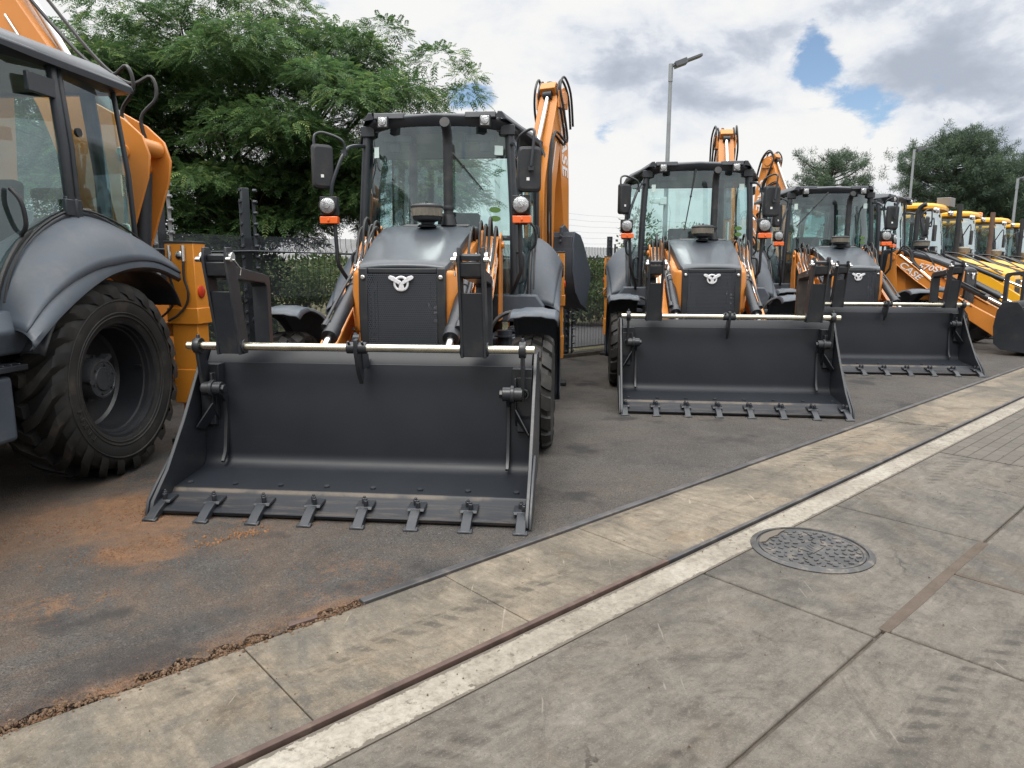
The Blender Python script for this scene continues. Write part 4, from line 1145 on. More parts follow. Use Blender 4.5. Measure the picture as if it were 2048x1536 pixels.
# ------------------------------------------------------------------ ground in a frame along the apron: s = along, m = towards the fence
PHI = math.atan2(.670, .742)
def W(s, m, z=0.0):
    return Vector((s * math.cos(PHI) - m * math.sin(PHI), s * math.sin(PHI) + m * math.cos(PHI), z))
def strip(name, poly, z0, z1, mat, kind='structure', bevel=0.0):
    mb = MB(); mb.prism(poly, z0, z1, 'z')
    o = mb.build(name, mat, None, bevel=bevel); o.rotation_euler = (0, 0, PHI)
    if kind: o['kind'] = kind
    return o

def cracks(t, vec, scale, width):
    d = t.voro(vec, scale, 'DISTANCE_TO_EDGE'); return t.smooth(d, 0, width, 1, 0)

def blob(t, x, y, cx, cy, rx, ry, wob, amp=.5):
    dx = t.math('DIVIDE', t.math('SUBTRACT', x, cx), rx); dy = t.math('DIVIDE', t.math('SUBTRACT', y, cy), ry)
    d = t.math('SQRT', t.math('ADD', t.math('MULTIPLY', dx, dx), t.math('MULTIPLY', dy, dy)))
    d = t.math('ADD', d, t.math('MULTIPLY', t.math('SUBTRACT', wob, .5), amp * 2))
    return t.smooth(d, .55, 1.05, 1, 0)

def mat_asphalt():
    m, nt, out = newmat('old_asphalt'); t = NT(nt); co = t.coord(); x, y, z = t.sep(co)
    big = t.noise(co, .55, 7, .62, .5); mid = t.noise(co, 2.6, 7, .68, .4); fine = t.noise(co, 70, 4, .6)
    grit = t.voro(co, 170); speck = t.voro(co, 95, out='Color')
    base = t.ramp(mid, [(.30, (.056, .054, .052)), (.50, (.085, .081, .077)), (.72, (.122, .114, .105))])
    base = t.mix(t.math('MULTIPLY', t.smooth(big, .46, .66), .60), base, (.132, .117, .102))
    sp = t.sep(speck)[0]
    base = t.mix(t.math('MULTIPLY', t.smooth(sp, .88, .98), .28), base, (.16, .145, .13))
    base = t.mix(t.math('MULTIPLY', t.smooth(sp, .20, .06), .5), base, (.024, .024, .025))
    # red earth carried in by the tyres
    wob = t.noise(co, 2.2, 9, .70, 1.2); wob2 = t.noise(co, 9, 8, .72, .8)
    red = blob(t, x, y, .92, 4.62, .55, .62, wob, .95)
    red = t.math('MAXIMUM', red, blob(t, x, y, .90, 4.02, .26, .36, wob, .8))
    red = t.math('MAXIMUM', red, t.math('MULTIPLY', blob(t, x, y, .35, 4.75, .85, .55, wob, 1.3), .75))
    red = t.math('MAXIMUM', red, t.math('MULTIPLY', t.smooth(t.math('MULTIPLY', wob2, t.smooth(t.noise(co, .8, 3), .40, .62)), .42, .60), t.smooth(x, 2.6, .6, 0, .75)))
    red = t.math('MAXIMUM', red, t.math('MULTIPLY', t.smooth(wob2, .60, .72), .25))
    edge = t.math('MULTIPLY', t.math('MULTIPLY', t.smooth(y, 2.83, 2.66, 0, 1), t.smooth(x, 1.9, 1.2, 0, 1)), t.smooth(wob2, .30, .55))
    red = t.math('MAXIMUM', red, edge)
    red = t.math('MULTIPLY', red, t.smooth(fine, .22, .50, .55, 1))
    rc = t.ramp(wob2, [(.30, (.17, .085, .042)), (.55, (.30, .145, .062)), (.75, (.40, .235, .125))])
    base = t.mix(t.math('MULTIPLY', red, .82), base, rc)
    # tan dust film
    film = t.math('MULTIPLY', t.smooth(t.noise(co, 1.3, 9, .70, .8), .38, .64), t.smooth(x, 4.2, .3, .16, .85))
    base = t.mix(film, base, t.ramp(t.noise(co, 14, 6, .7), [(.35, (.115, .080, .058)), (.65, (.185, .130, .092))]))
    gr2 = t.noise(co, 130, 3, .6); chip = t.sep(t.voro(co, 105, out='Color'))[1]
    base = t.mix(t.math('MULTIPLY', t.smooth(gr2, .50, .68), .42), base, (.20, .17, .145))
    base = t.mix(t.math('MULTIPLY', t.smooth(gr2, .48, .34), .60), base, (.022, .020, .019))
    base = t.mix(t.math('MULTIPLY', t.smooth(chip, .93, .985), .38), base, (.22, .195, .17))
    # dark oily patches near the ragged edge
    oil = t.math('MULTIPLY', t.smooth(t.noise(co, 1.7, 4, .5), .58, .70), .75)
    base = t.mix(oil, base, (.034, .034, .036))
    oil2 = t.math('MULTIPLY', t.math('MULTIPLY', t.smooth(y, 3.15, 2.75, 0, 1), t.smooth(x, 2.0, 1.2, 0, 1)), t.smooth(t.noise(co, 3.1, 5), .40, .6))
    base = t.mix(t.math('MULTIPLY', oil2, .65), base, (.030, .031, .034))
    h = t.math('ADD', t.math('MULTIPLY', fine, .5), t.math('ADD', t.math('MULTIPLY', grit, .5), t.math('MULTIPLY', mid, .9)))
    t.bsdf(out, base, t.math('ADD', t.math('MULTIPLY', mid, .2), .72), 0, t.bump(t.math('ADD', h, t.math('MULTIPLY', gr2, .8)), 1.0, .022), .3)
    return m

def mat_concrete(name, c0, c1, c2, lines=True, tracks=True, broom=False, warm=.4, left=False):
    m, nt, out = newmat(name); t = NT(nt); co = t.coord(); x, y, z = t.sep(co)
    big = t.noise(co, .8, 7, .6, .6); mid = t.noise(co, 4.5, 9, .68, .3); fine = t.noise(co, 55, 5, .62); grit = t.voro(co, 120)
    st = t.noise(t.comb(t.math('MULTIPLY', x, 1.2), t.math('MULTIPLY', y, 9.0), 0), 3, 7, .7, .4)
    if broom: st = t.noise(t.comb(t.math('MULTIPLY', x, 14.0), t.math('MULTIPLY', y, 1.6), 0), 2.2, 8, .72, .6)
    c = t.ramp(t.math('ADD', t.math('MULTIPLY', mid, .6), t.math('MULTIPLY', st, .4)), [(.34, c0), (.5, c1), (.66, c2)])
    c = t.mix(t.math('MULTIPLY', t.smooth(big, .46, .60), .70), c, (c0[0] * .56, c0[1] * .60, c0[2] * .64))
    c = t.mix(t.math('MULTIPLY', t.smooth(t.noise(co, 1.4, 8, .7, 1.0), .50, .70), warm), c, (c1[0] * 1.05, c1[1] * .86, c1[2] * .62))
    blotch = t.smooth(t.noise(co, 1.5, 9, .76, 1.8), .50, .66)
    c = t.mix(t.math('MULTIPLY', blotch, .62), c, tuple(q * .45 for q in c0))
    if left:   # grey rubbery wear where vehicles turn in over the near end
        lf = t.math('MULTIPLY', t.smooth(x, 2.2, .6), t.smooth(t.noise(co, 2.4, 8, .72, 1.3), .40, .62))
        c = t.mix(t.math('MULTIPLY', lf, .72), c, (.085, .080, .070))
        bands = t.math('SINE', t.math('MULTIPLY', t.math('ADD', t.math('MULTIPLY', x, .92), t.math('MULTIPLY', y, -.4)), 58.0))
        bm = t.math('MULTIPLY', t.math('MULTIPLY', t.smooth(bands, .1, .9), t.smooth(t.noise(co, 1.9, 5), .50, .62)), t.smooth(x, 2.0, .9))
        c = t.mix(t.math('MULTIPLY', bm, .55), c, (.055, .053, .050))
    if tracks:
        # rubber marks of tyres along and across
        wv = t.noise(t.comb(t.math('MULTIPLY', x, .35), t.math('MULTIPLY', y, 3.4), 0), 1.5, 5, .6, .5)
        lugp = t.math('SINE', t.math('ADD', t.math('MULTIPLY', t.math('ADD', x, t.math('MULTIPLY', y, .7)), 62.0), t.math('MULTIPLY', mid, 9.0)))
        tr = t.math('MULTIPLY', t.smooth(wv, .54, .66), t.smooth(lugp, -.4, .7, .25, 1))
        c = t.mix(t.math('MULTIPLY', tr, .75), c, tuple(q * .46 for q in c0))
    g1 = t.noise(co, 26, 9, .78, .4); g2 = t.noise(co, 8.5, 8, .72, .8); g3 = t.noise(t.comb(t.math('MULTIPLY', x, 60.0 if broom else 9.0), t.math('MULTIPLY', y, 5.0 if broom else 34.0), 0), 1.0, 6, .75, .4)
    gm = t.math('ADD', t.math('MULTIPLY', g1, .45), t.math('ADD', t.math('MULTIPLY', g2, .30), t.math('MULTIPLY', g3, .25)))
    c = t.mix(1.0, c, t.ramp(gm, [(.36, (.58, .57, .55)), (.47, (.90, .89, .875)), (.54, (1.06, 1.06, 1.05)), (.66, (1.42, 1.41, 1.38))]), 'MULTIPLY')
    agg = t.sep(t.voro(co, 270, out='Color'))[0]
    c = t.mix(t.math('MULTIPLY', t.smooth(agg, .88, .97), .16), c, (.30, .27, .235)); c = t.mix(t.math('MULTIPLY', t.smooth(agg, .12, .05), .35), c, (.045, .04, .035))
    pit = t.smooth(t.noise(co, 17, 4, .5), .30, .24)
    c = t.mix(t.math('MULTIPLY', pit, .55), c, (.05, .044, .038))
    c = t.mix(t.math('MULTIPLY', t.smooth(fine, .60, .70), .30), c, tuple(min(1, q * 1.25) for q in c2))
    c = t.mix(t.math('MULTIPLY', t.smooth(fine, .40, .30), .45), c, tuple(q * .5 for q in c0))
    # pale scratches
    sc = t.noise(t.comb(t.math('ADD', t.math('MULTIPLY', x, 1.5), t.math('MULTIPLY', y, 2.0)), t.math('MULTIPLY', t.math('SUBTRACT', y, x), 26.0), 0), 1.0, 3, .5, .5)
    c = t.mix(t.math('MULTIPLY', t.smooth(sc, .69, .73), .60), c, tuple(min(1, q * 1.3) for q in c2))
    h = t.math('ADD', t.math('MULTIPLY', gm, 1.2), t.math('ADD', t.math('MULTIPLY', mid, .6), t.math('MULTIPLY', st, .4)))
    if lines:
        cr = cracks(t, t.comb(t.math('ADD', x, t.math('MULTIPLY', mid, .35)), t.math('ADD', y, t.math('MULTIPLY', t.noise(co, 6, 5), .3)), 0), .55, .006)
        crm = t.math('MULTIPLY', cr, t.smooth(t.noise(co, .7, 2), .5, .6))
        c = t.mix(t.math('MULTIPLY', crm, .85), c, (.035, .03, .026)); h = t.math('SUBTRACT', h, crm)
    t.bsdf(out, c, t.math('ADD', t.math('MULTIPLY', mid, .25), .62), 0, t.bump(h, .8, .014), .35)
    return m

M['asphalt'] = mat_asphalt()
M['apron'] = mat_concrete('apron_concrete', (.106, .091, .072), (.162, .135, .101), (.225, .192, .149), broom=True, warm=.38, left=True)
M['road'] = mat_concrete('road_concrete', (.076, .068, .058), (.110, .098, .083), (.148, .132, .114), warm=.35)

def mat_paver():
    m, nt, out = newmat('block_paving'); t = NT(nt); co = t.coord()
    n = t.noise(co, 3, 7, .65); f = t.noise(co, 45, 4)
    b = t.n('ShaderNodeTexBrick'); t.L(co, b.inputs['Vector']); b.inputs['Scale'].default_value = 5.0; b.inputs['Mortar Size'].default_value = .022; b.inputs['Mortar Smooth'].default_value = .3
    b.inputs['Brick Width'].default_value = 1.0; b.inputs['Row Height'].default_value = .5
    b.inputs['Color1'].default_value = (.078, .070, .060, 1); b.inputs['Color2'].default_value = (.105, .093, .080, 1); b.inputs['Mortar'].default_value = (.042, .036, .030, 1)
    c = t.mix(t.math('MULTIPLY', t.smooth(n, .4, .65), .5), b.outputs[0], (.085, .076, .066))
    t.bsdf(out, c, .8, 0, t.bump(t.math('ADD', t.math('MULTIPLY', b.outputs['Fac'], -1.0), t.math('MULTIPLY', f, .3)), .8, .015), .3); return m
M['paver'] = mat_paver()

def mat_linepaint():
    m, nt, out = newmat('worn_white_line_paint'); t = NT(nt); co = t.coord()
    n = t.noise(co, 7, 9, .72, .6); f = t.noise(co, 38, 6, .7); b = t.noise(co, 1.6, 6, .62, .8)
    c = t.ramp(b, [(.32, (.150, .132, .106)), (.52, (.212, .190, .157)), (.7, (.265, .244, .208))])
    c = t.mix(t.math('MULTIPLY', t.smooth(n, .50, .70), .5), c, (.16, .138, .108))
    gap = t.smooth(t.math('ADD', t.math('ADD', t.math('MULTIPLY', f, .60), t.math('MULTIPLY', n, .5)), t.smooth(t.sep(co)[0], 6.3, 6.6, 0, .045)), .635, .68)
    ly = t.math('ABSOLUTE', t.math('SUBTRACT', t.sep(co)[1], 1.8815)); ln2 = t.noise(co, 22, 8, .75, .5)
    gap = t.math('MAXIMUM', gap, t.smooth(t.math('ADD', t.math('MULTIPLY', t.smooth(ly, .058, .088), .34), ln2), .62, .70))
    gap = t.math('MAXIMUM', gap, t.math('MULTIPLY', t.smooth(ln2, .60, .68), .6))
    c = t.mix(1.0, c, t.ramp(t.noise(co, 30, 9, .78, .4), [(.36, (.68, .66, .63)), (.5, (1.0, 1.0, 1.0)), (.65, (1.25, 1.25, 1.25))]), 'MULTIPLY')
    c = t.mix(gap, c, (.092, .078, .062))
    dk = t.smooth(t.noise(co, 2.6, 7, .7, 1.2), .64, .72)
    c = t.mix(t.math('MULTIPLY', dk, .6), c, (.17, .155, .14))
    t.bsdf(out, c, .6, 0, t.bump(t.math('SUBTRACT', f, gap), .4, .006), .35); return m
M['line'] = mat_linepaint()

def mat_simple_noise(name, stops, scale, rough=.9, bs=.5, bd=.03, detail=8):
    m, nt, out = newmat(name); t = NT(nt); co = t.coord(); n = t.noise(co, scale, detail, .68, .3); f = t.noise(co, scale * 17, 5, .6)
    c = t.ramp(t.math('ADD', t.math('MULTIPLY', n, .65), t.math('MULTIPLY', f, .35)), stops)
    t.bsdf(out, c, rough, 0, t.bump(t.math('ADD', n, t.math('MULTIPLY', f, .5)), bs, bd), .25); return m
M['earth'] = mat_simple_noise('dry_grass_earth', [(.32, (.045, .05, .022)), (.48, (.10, .095, .045)), (.60, (.17, .14, .085)), (.72, (.25, .21, .15))], .6, bd=.08)
M['tar'] = mat_simple_noise('service_road_tar', [(.35, (.055, .055, .058)), (.6, (.085, .085, .088))], 1.2)
M['joint'] = mat_simple_noise('dirty_joint', [(.35, (.035, .030, .026)), (.62, (.10, .085, .068))], 9)
M['brownfill'] = mat_simple_noise('brown_joint_filler', [(.35, (.064, .048, .037)), (.62, (.098, .077, .061))], 7)
M['strip'] = paint('worn_steel_angle', (.060, .058, .060), .5, .35, var=.4, dust=.35, scale=4)
M['striprust'] = paint('rusty_steel_angle', (.075, .047, .038), .62, .2, var=.4, dust=.25, scale=6)
M['castiron'] = paint('cast_iron_cover', (.050, .050, .051), .5, .25, var=.3, dust=.55, scale=5, bump=.2)
M['stone'] = mat_simple_noise('loose_stone', [(.38, (.075, .048, .032)), (.52, (.145, .090, .055)), (.66, (.22, .165, .115))], 30)
M['clod'] = mat_simple_noise('earth_clod', [(.35, (.11, .058, .032)), (.6, (.24, .125, .062))], 12)

g = MB(); g.add([(-500, -300, -.05), (700, -300, -.05), (700, 900, -.05), (-500, 900, -.05)], [(0, 1, 2, 3)])
tag(g.build('ground', M['earth']), kind='structure')
# the yard: ragged on the left where the steel edge is missing
edge = []
for k in range(0, 121):
    s_ = 1.47 - k * .045
    edge.append((s_, 2.675 + .035 * math.sin(k * .63) * math.sin(k * .21) + .022 * math.sin(k * 1.9 + 1) + .012 * math.sin(k * 4.1)))
yard = [(70, 2.64), (1.50, 2.64)] + edge + [(-30, 2.67), (-30, 8.25), (70, 8.25)]
strip('asphalt_yard', yard, -.30, 0.0, M['asphalt'])
strip('earth_gap', [(-30, 2.55), (1.55, 2.55), (1.55, 2.78), (-30, 2.78)], -.30, -.028, M['clod'])
# concrete apron in cast bays
bays = [-6.0, -4.6, -3.4, -2.4, -1.4, -.45, .93, 1.93, 2.90, 3.84, 4.80, 5.68, 6.65, 7.6, 8.5, 9.5, 10.5, 11.5, 12.5, 14, 16, 18, 20, 24, 28, 34, 40, 50, 70]
mb = MB()
for a, b in zip(bays[:-1], bays[1:]):
    mb.prism([(a + .0025, 2.015), (b - .0025, 2.005), (b - .0025, 2.628), (a + .0025, 2.632)], -.30, -.004, 'z')
ap = mb.build('concrete_apron', M['apron'], bevel=.003); ap.rotation_euler = (0, 0, PHI); ap['kind'] = 'structure'
strip('apron_bed', [(-30, 1.95), (70, 1.95), (70, 2.66), (-30, 2.66)], -.32, -.020, M['joint'])
strip('steel_edge_upper', [(1.475, 2.630), (70, 2.630), (70, 2.672), (1.475, 2.676)], -.06, .012, M['strip'], bevel=.004)
strip('steel_edge_fragment', [(1.13, 2.655), (1.26, 2.645), (1.27, 2.672), (1.14, 2.685)], -.06, .008, M['striprust'], bevel=.003)
strip('steel_edge_lower', [(2.9, 1.985), (70, 1.975), (70, 2.003), (2.9, 2.011)], -.06, .006, M['strip'], bevel=.003)
strip('steel_edge_lower_rusty', [(-8, 1.982), (2.897, 1.985), (2.897, 2.011), (-8, 2.008)], -.06, .007, M['striprust'], bevel=.003)
strip('white_line_bed', [(-30, 1.80), (70, 1.80), (70, 1.972), (-30, 1.980)], -.30, -.012, M['road'])
# road slabs
mb = MB()
sl = [-24, -12, -6, -1.6, 2.925, 4.45, 6.45]
def slab(a, b, m0, m1, skew=.05):
    mb.prism([(a + .006 + skew * (m1 - m0) * 0, m0), (b - .006, m0), (b - .006, m1), (a + .006, m1)], -.30, -.008, 'z')
for a, b in zip(sl[:-1], sl[1:]):
    slab(a, b, .981, 1.798)
for a, b in ((-24, -6), (-6, 3.01), (3.01, 3.86), (3.86, 6.45)):
    slab(a, b, -2.2, .966)
for a, b in ((-24, -2), (-2, 6.45)):
    slab(a, b, -9, -2.22)
mb.m = 0
rd = mb.build('concrete_road', M['road'], bevel=.008); rd.rotation_euler = (0, 0, PHI); rd['kind'] = 'structure'
strip('road_bed', [(-60, -60), (90, -60), (90, 1.80), (-60, 1.80)], -.36, -.022, M['joint'])
strip('block_paving', [(6.462, -9), (70, -9), (70, 1.798), (6.462, 1.798)], -.3, -.010, M['paver'])
strip('joint_filler', [(3.0, .95), (3.4, .944), (3.9, .952), (4.44, .948), (4.44, .996), (3.7, 1.0), (3.0, .994)], -.02, -.0066, M['brownfill'])
strip('joint_filler_cross', [(3.84, -1.5), (3.885, -1.5), (3.875, .945), (3.85, .945)], -.02, -.0066, M['brownfill'])
wl = [(-30, 1.795), (70, 1.795), (70, 1.968), (-30, 1.968)]
strip('white_road_line', wl, -.011, -.0045, M['line'])
# manhole cover
mh = empty('manhole_cover', W(3.625, 1.575, 0), PHI); mh.scale = (.875, .875, 1)
tag(mh, 'round cast iron manhole cover with white line paint across one edge', 'manhole cover')
q = MB(); q.lathe([(.36, -.03), (.36, -.002), (.345, .004), (.325, .006), (.322, -.004), (.312, -.004)], (0, 0, 0), 'z', 72); q.build('cover_ring', M['castiron'], mh, smooth=25)
q = MB(); q.lathe([(.311, -.03), (.311, .002), (.295, .004), (.29, -.002), (.0, -.002)], (0, 0, 0), 'z', 72)
rng = random.Random(3)
for r_ in (.10, .145, .19, .232, .27):
    n_ = int(2 * PI * r_ / .062)
    for k in range(n_):
        a = 2 * PI * (k + rng.random() * .15) / n_ + r_ * 9
        q.box((r_ * math.cos(a), r_ * math.sin(a), .001), (.030, .013, .006), Euler((0, 0, a + (PI / 4 if k % 2 else -PI / 4))))
q.prism([(-.07, -.05), (.07, -.05), (.07, .05), (-.07, .05)], -.002, .003, 'z'); 
for k in range(3): q.box((-.03 + k * .03, 0, .003), (.010, .06, .006), Euler((0, 0, -.5)))
q.build('cover_plate', M['castiron'], mh, bevel=.002, smooth=25)
q = MB()
pts = [(.305 * math.cos(a), .305 * math.sin(a)) for a in [R(d) for d in range(55, 151, 4)]]
ins = [(pts[-1 - k][0] * .98 + .012 * math.sin(k * 2.1), pts[0][1] - .035 + .014 * math.sin(k * 1.3) + .05 * (k / len(pts))) for k in range(0, len(pts), 3)]
low = [p for p in pts]
seg = [p for p in pts if p[1] > .245]
q.prism(seg + [(seg[-1][0] + .04, .235), (-.05, .250), (.03, .240), (.10, .252)], -.001, .0062, 'z')
q.build('paint_patch', M['line'], mh)

# loose stones in the ragged edge and crumbs of earth on the yard
def ico_cloud(name, pts, mat, flat=.6):
    base = bmesh.new(); bmesh.ops.create_icosphere(base, subdivisions=1, radius=1.0)
    bv = [v.co.copy() for v in base.verts]; bf = [[v.index for v in f.verts] for f in base.faces]; base.free()
    mb = MB(); rr = random.Random(5)
    for p, r_ in pts:
        e = Euler((rr.uniform(0, 6), rr.uniform(0, 6), rr.uniform(0, 6))).to_matrix()
        sx, sy, sz = r_ * rr.uniform(.6, 1.3), r_ * rr.uniform(.6, 1.2), r_ * rr.uniform(.45, .9) * flat / .6
        mb.add([Vector(p) + e @ Vector((v.x * sx, v.y * sy, v.z * sz)) for v in bv], bf)
    o = mb.build(name, mat, smooth=20); o['kind'] = 'stuff'; return o
rr = random.Random(11); pts = []
for k in range(3600):
    s_ = 1.5 - abs(rr.gauss(0, 2.4)); m_ = 2.662 + rr.gauss(0, .026)
    pts.append((W(s_, m_, -.010 + rr.random() * .010), .002 + .008 * rr.random() ** 2.2))
ico_cloud('gravel', pts, M['stone'])
pts = []
for cx, cy, n_, sd, r0, r1 in ((1.29, 3.82, 90, .07, .004, .013), (1.62, 3.95, 25, .07, .003, .008), (.85, 4.6, 700, .30, .002, .007), (.90, 4.02, 300, .13, .002, .006), (.9, 3.7, 160, .40, .002, .006), (.3, 3.4, 60, .35, .002, .006)):
    for k in range(n_): pts.append((W(cx + rr.gauss(0, sd * 1.6), cy + rr.gauss(0, sd * .45), .002), rr.uniform(r0, r1)))
for k in range(500): pts.append((W(rr.uniform(-1, 9), rr.uniform(2.75, 7), .001), rr.uniform(.0015, .005)))
ico_cloud('earth_crumbs', pts, M['clod'])
pts = [(W(rr.uniform(-.5, 8), rr.uniform(-1, 2.6), -.002), rr.uniform(.0015, .005)) for k in range(420)]
ico_cloud('road_grit', pts, M['stone'])

# ------------------------------------------------------------------ fence behind the machines
FM = 8.12
fence = empty('mesh_fence', W(0, FM, 0), PHI)
tag(fence, 'dark welded mesh security fence with posts running behind the parked machines', 'fence')
posts = [-8.0, -5.0, -2.0, 2.31, 3.23, 6.0, 8.62, 9.70, 12.7, 15.7, 18.7, 21.7, 24.7, 27.7, 30.7, 33.7, 36.7]
tall = {2.31: 2.44, 3.23: 2.40}
def kz(z):      # fold of the panel: small V bends
    d = 0
    for c in (.12, .62, 1.16, 1.70):
        d += max(0, 1 - abs(z - c) / .05) * .045
    return d
def mesh_panel(a, b):
    mb = MB(); z = .06
    while z < 1.86:
        y = -kz(z); h = .0034
        mb.add([(a, y - h, z - h), (b, y - h, z - h), (b, y + h, z - h), (a, y + h, z - h), (a, y - h, z + h), (b, y - h, z + h), (b, y + h, z + h), (a, y + h, z + h)], [(4, 5, 6, 7), (0, 1, 5, 4), (3, 2, 1, 0), (2, 3, 7, 6)])
        z += .0138
    zs = [.04]
    for c in (.12, .62, 1.16, 1.70): zs += [c - .05, c, c + .05]
    zs += [1.87]
    x = a + .03
    while x < b:
        mb.tube([(x, -kz(q) + .005, q) for q in zs], .0034, 4, caps=False); x += .076
    return mb
for a, b in zip(posts[:-1], posts[1:]):
    mesh_panel(a, b).build('mesh_panel', M['fence'], fence, smooth=10)
for p in posts:
    h = tall.get(p, 2.06)
    mb = MB(); mb.box((p, .05, h / 2), (.085, .06, h)); po = mb.build('fence_post', M['fence'], fence, bevel=.004)
    mb = MB()
    for sx in (-1, 1):
        mb.box((p + sx * .075, -.012, h / 2 - .05), (.035, .012, h - .16))
    for k in range(int(h / .125)):
        for sx in (-1, 1): mb.cyl((p + sx * .075, -.02, .12 + k * .125), (p + sx * .10, -.055, .12 + k * .125), .020, .016, n=8)
    mb.build('clamp_bar', M['postgrey'] if p in (2.31,) else M['fence'], po)
mb = MB()
for a, b in zip(posts[:-1], posts[1:]):
    mb.tube([(a, -.05, 1.69), ((a + b) / 2, -.05, 1.672), (b, -.05, 1.69)], .011, 6)
mb.build('top_cable', M['fence'], fence)
mb = MB()
for k in range(6):
    z = 1.93 + k * .095
    for a, b in zip(posts[6:-1], posts[7:]):
        mb.tube([(a, .05, z), ((a + b) / 2, .05, z - .012), (b, .05, z)], .0016, 4)
mb.build('electric_wires', M['postgrey'], fence)
strip('fence_kerb', [(-30, 8.06), (70, 8.06), (70, 8.24), (-30, 8.24)], -.1, .07, M['road'], bevel=.01)
strip('service_road', [(-60, 9.3), (90, 9.3), (90, 13.2), (-60, 13.2)], -.3, -.02, M['tar'])

# ------------------------------------------------------------------ lamp posts
def lamp(x, y, h, reach, label, scale=1.0, camera=False, rise=.30):
    r = empty('street_lamp', (x, y, 0)); tag(r, label, 'street lamp', 'lamp posts beyond the fence')
    mb = MB(); mb.tube([(0, 0, 0), (0, 0, h * .5), (0, 0, h - .45)], [.085 * scale, .070 * scale, .055 * scale], 14); mb.cyl((0, 0, h - .50), (0, 0, h), .068 * scale, n=14); mb.box((0, 0, .02), (.3, .3, .04))
    mb.build('pole', M['postgrey'], r)
    d = Vector((reach, 0, rise)).normalized()
    q = d.to_track_quat('X', 'Z').to_matrix()
    c = Vector((0, 0, h - .08))
    mb = MB(); mb.tube([c, c + d * .18], .035, 8)
    hd = c + d * (.15 + reach * .5)
    mb.box(tuple(c + d * .30), (.36, .34, .15), q); 
    mb.prism([(-reach * .5, -.15), (-reach * .5, .15), (reach * .42, .15), (reach * .5, .09), (reach * .5, -.09), (reach * .42, -.15)], -.032, .032, 'z')
    vs = mb.v[-12:]
    for i in range(12): mb.v[len(mb.v) - 12 + i] = tuple(hd + q @ Vector(vs[i]))
    mb.box(tuple(c + d * .26 + Vector((0, 0, .06))), (.10, .14, .07), q)
    mb.build('lamp_head', M['lampgrey'], r, bevel=.006)
    if camera:
        mb = MB(); mb.box((-.30, -.02, 3.55), (.34, .13, .13)); mb.cyl((-.48, -.02, 3.55), (-.50, -.02, 3.55), .05, n=12); mb.box((-.10, 0, 3.55), (.20, .24, .22)); mb.tube([(.10, 0, 3.5), (.16, 0, 3.2), (.12, 0, 2.6)], .018, 6)
        mb.build('security_camera', M['sign'], r, bevel=.01)
lamp(4.71, 22.0, 7.52, .82, 'tall grey street lamp with tilted flat head above the second machine', camera=True)
lamp(21.07, 38.0, 7.71, .95, 'distant grey lamp post standing before the biggest pine', rise=.25)
lamp(25.27, 36.0, 6.0, .8, 'distant grey lamp post at the right picture edge', rise=.25)

# ------------------------------------------------------------------ vegetation
def mat_leaf(name, stops, trans=.35, rough=.55):
    m, nt, out = newmat(name); t = NT(nt)
    at = t.n('ShaderNodeAttribute'); at.attribute_name = 'tint'
    c = t.ramp(at.outputs['Fac'], stops)
    d = t.n('ShaderNodeBsdfPrincipled'); t.L(c, d.inputs['Base Color']); d.inputs['Roughness'].default_value = rough; d.inputs['Specular IOR Level'].default_value = .3
    tr = t.n('ShaderNodeBsdfTranslucent'); t.L(c, tr.inputs[0])
    mx = t.n('ShaderNodeMixShader'); mx.inputs[0].default_value = trans; t.L(d.outputs[0], mx.inputs[1]); t.L(tr.outputs[0], mx.inputs[2]); t.L(mx.outputs[0], out.inputs[0]); return m
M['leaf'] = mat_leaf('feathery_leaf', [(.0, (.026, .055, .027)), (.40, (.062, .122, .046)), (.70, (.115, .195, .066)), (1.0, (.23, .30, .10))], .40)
M['shrubleaf'] = mat_leaf('shrub_leaf', [(.0, (.022, .05, .015)), (.5, (.055, .105, .028)), (1.0, (.15, .19, .05))])
M['pine'] = mat_leaf('pine_needle', [(.0, (.032, .056, .038)), (.5, (.062, .100, .062)), (1.0, (.105, .15, .082))], trans=.25)
M['bark'] = mat_simple_noise('bark', [(.35, (.030, .024, .019)), (.6, (.07, .058, .046)), (.75, (.11, .095, .078))], 6, bs=.8)

def leaf_mesh(name, quads, tint, mat, parent):
    """quads: (N,4,3) array; tint: (N,)"""
    n = len(quads)
    me = bpy.data.meshes.new(name)
    me.vertices.add(n * 4); me.loops.add(n * 4); me.polygons.add(n)
    me.vertices.foreach_set('co', quads.reshape(-1).astype(np.float32))
    me.loops.foreach_set('vertex_index', np.arange(n * 4, dtype=np.int32))
    me.polygons.foreach_set('loop_start', np.arange(0, n * 4, 4, dtype=np.int32))
    a = me.attributes.new('tint', 'FLOAT', 'POINT'); a.data.foreach_set('value', np.repeat(np.clip(tint, 0, 1), 4).astype(np.float32))
    me.update(calc_edges=True); me.validate()
    me.materials.append(mat)
    o = bpy.data.objects.new(name, me); COL.objects.link(o)
    if parent is not None: o.parent = parent
    return o

def basis(d, rs, droop=0):
    """orthonormal frames for directions d (N,3)"""
    d = d / np.linalg.norm(d, axis=1, keepdims=True)
    up = np.tile(np.array([0, 0, 1.0]), (len(d), 1)) + rs.normal(0, .25, d.shape)
    s = np.cross(up, d); s /= np.linalg.norm(s, axis=1, keepdims=True) + 1e-9
    u = np.cross(d, s)
    return d, s, u

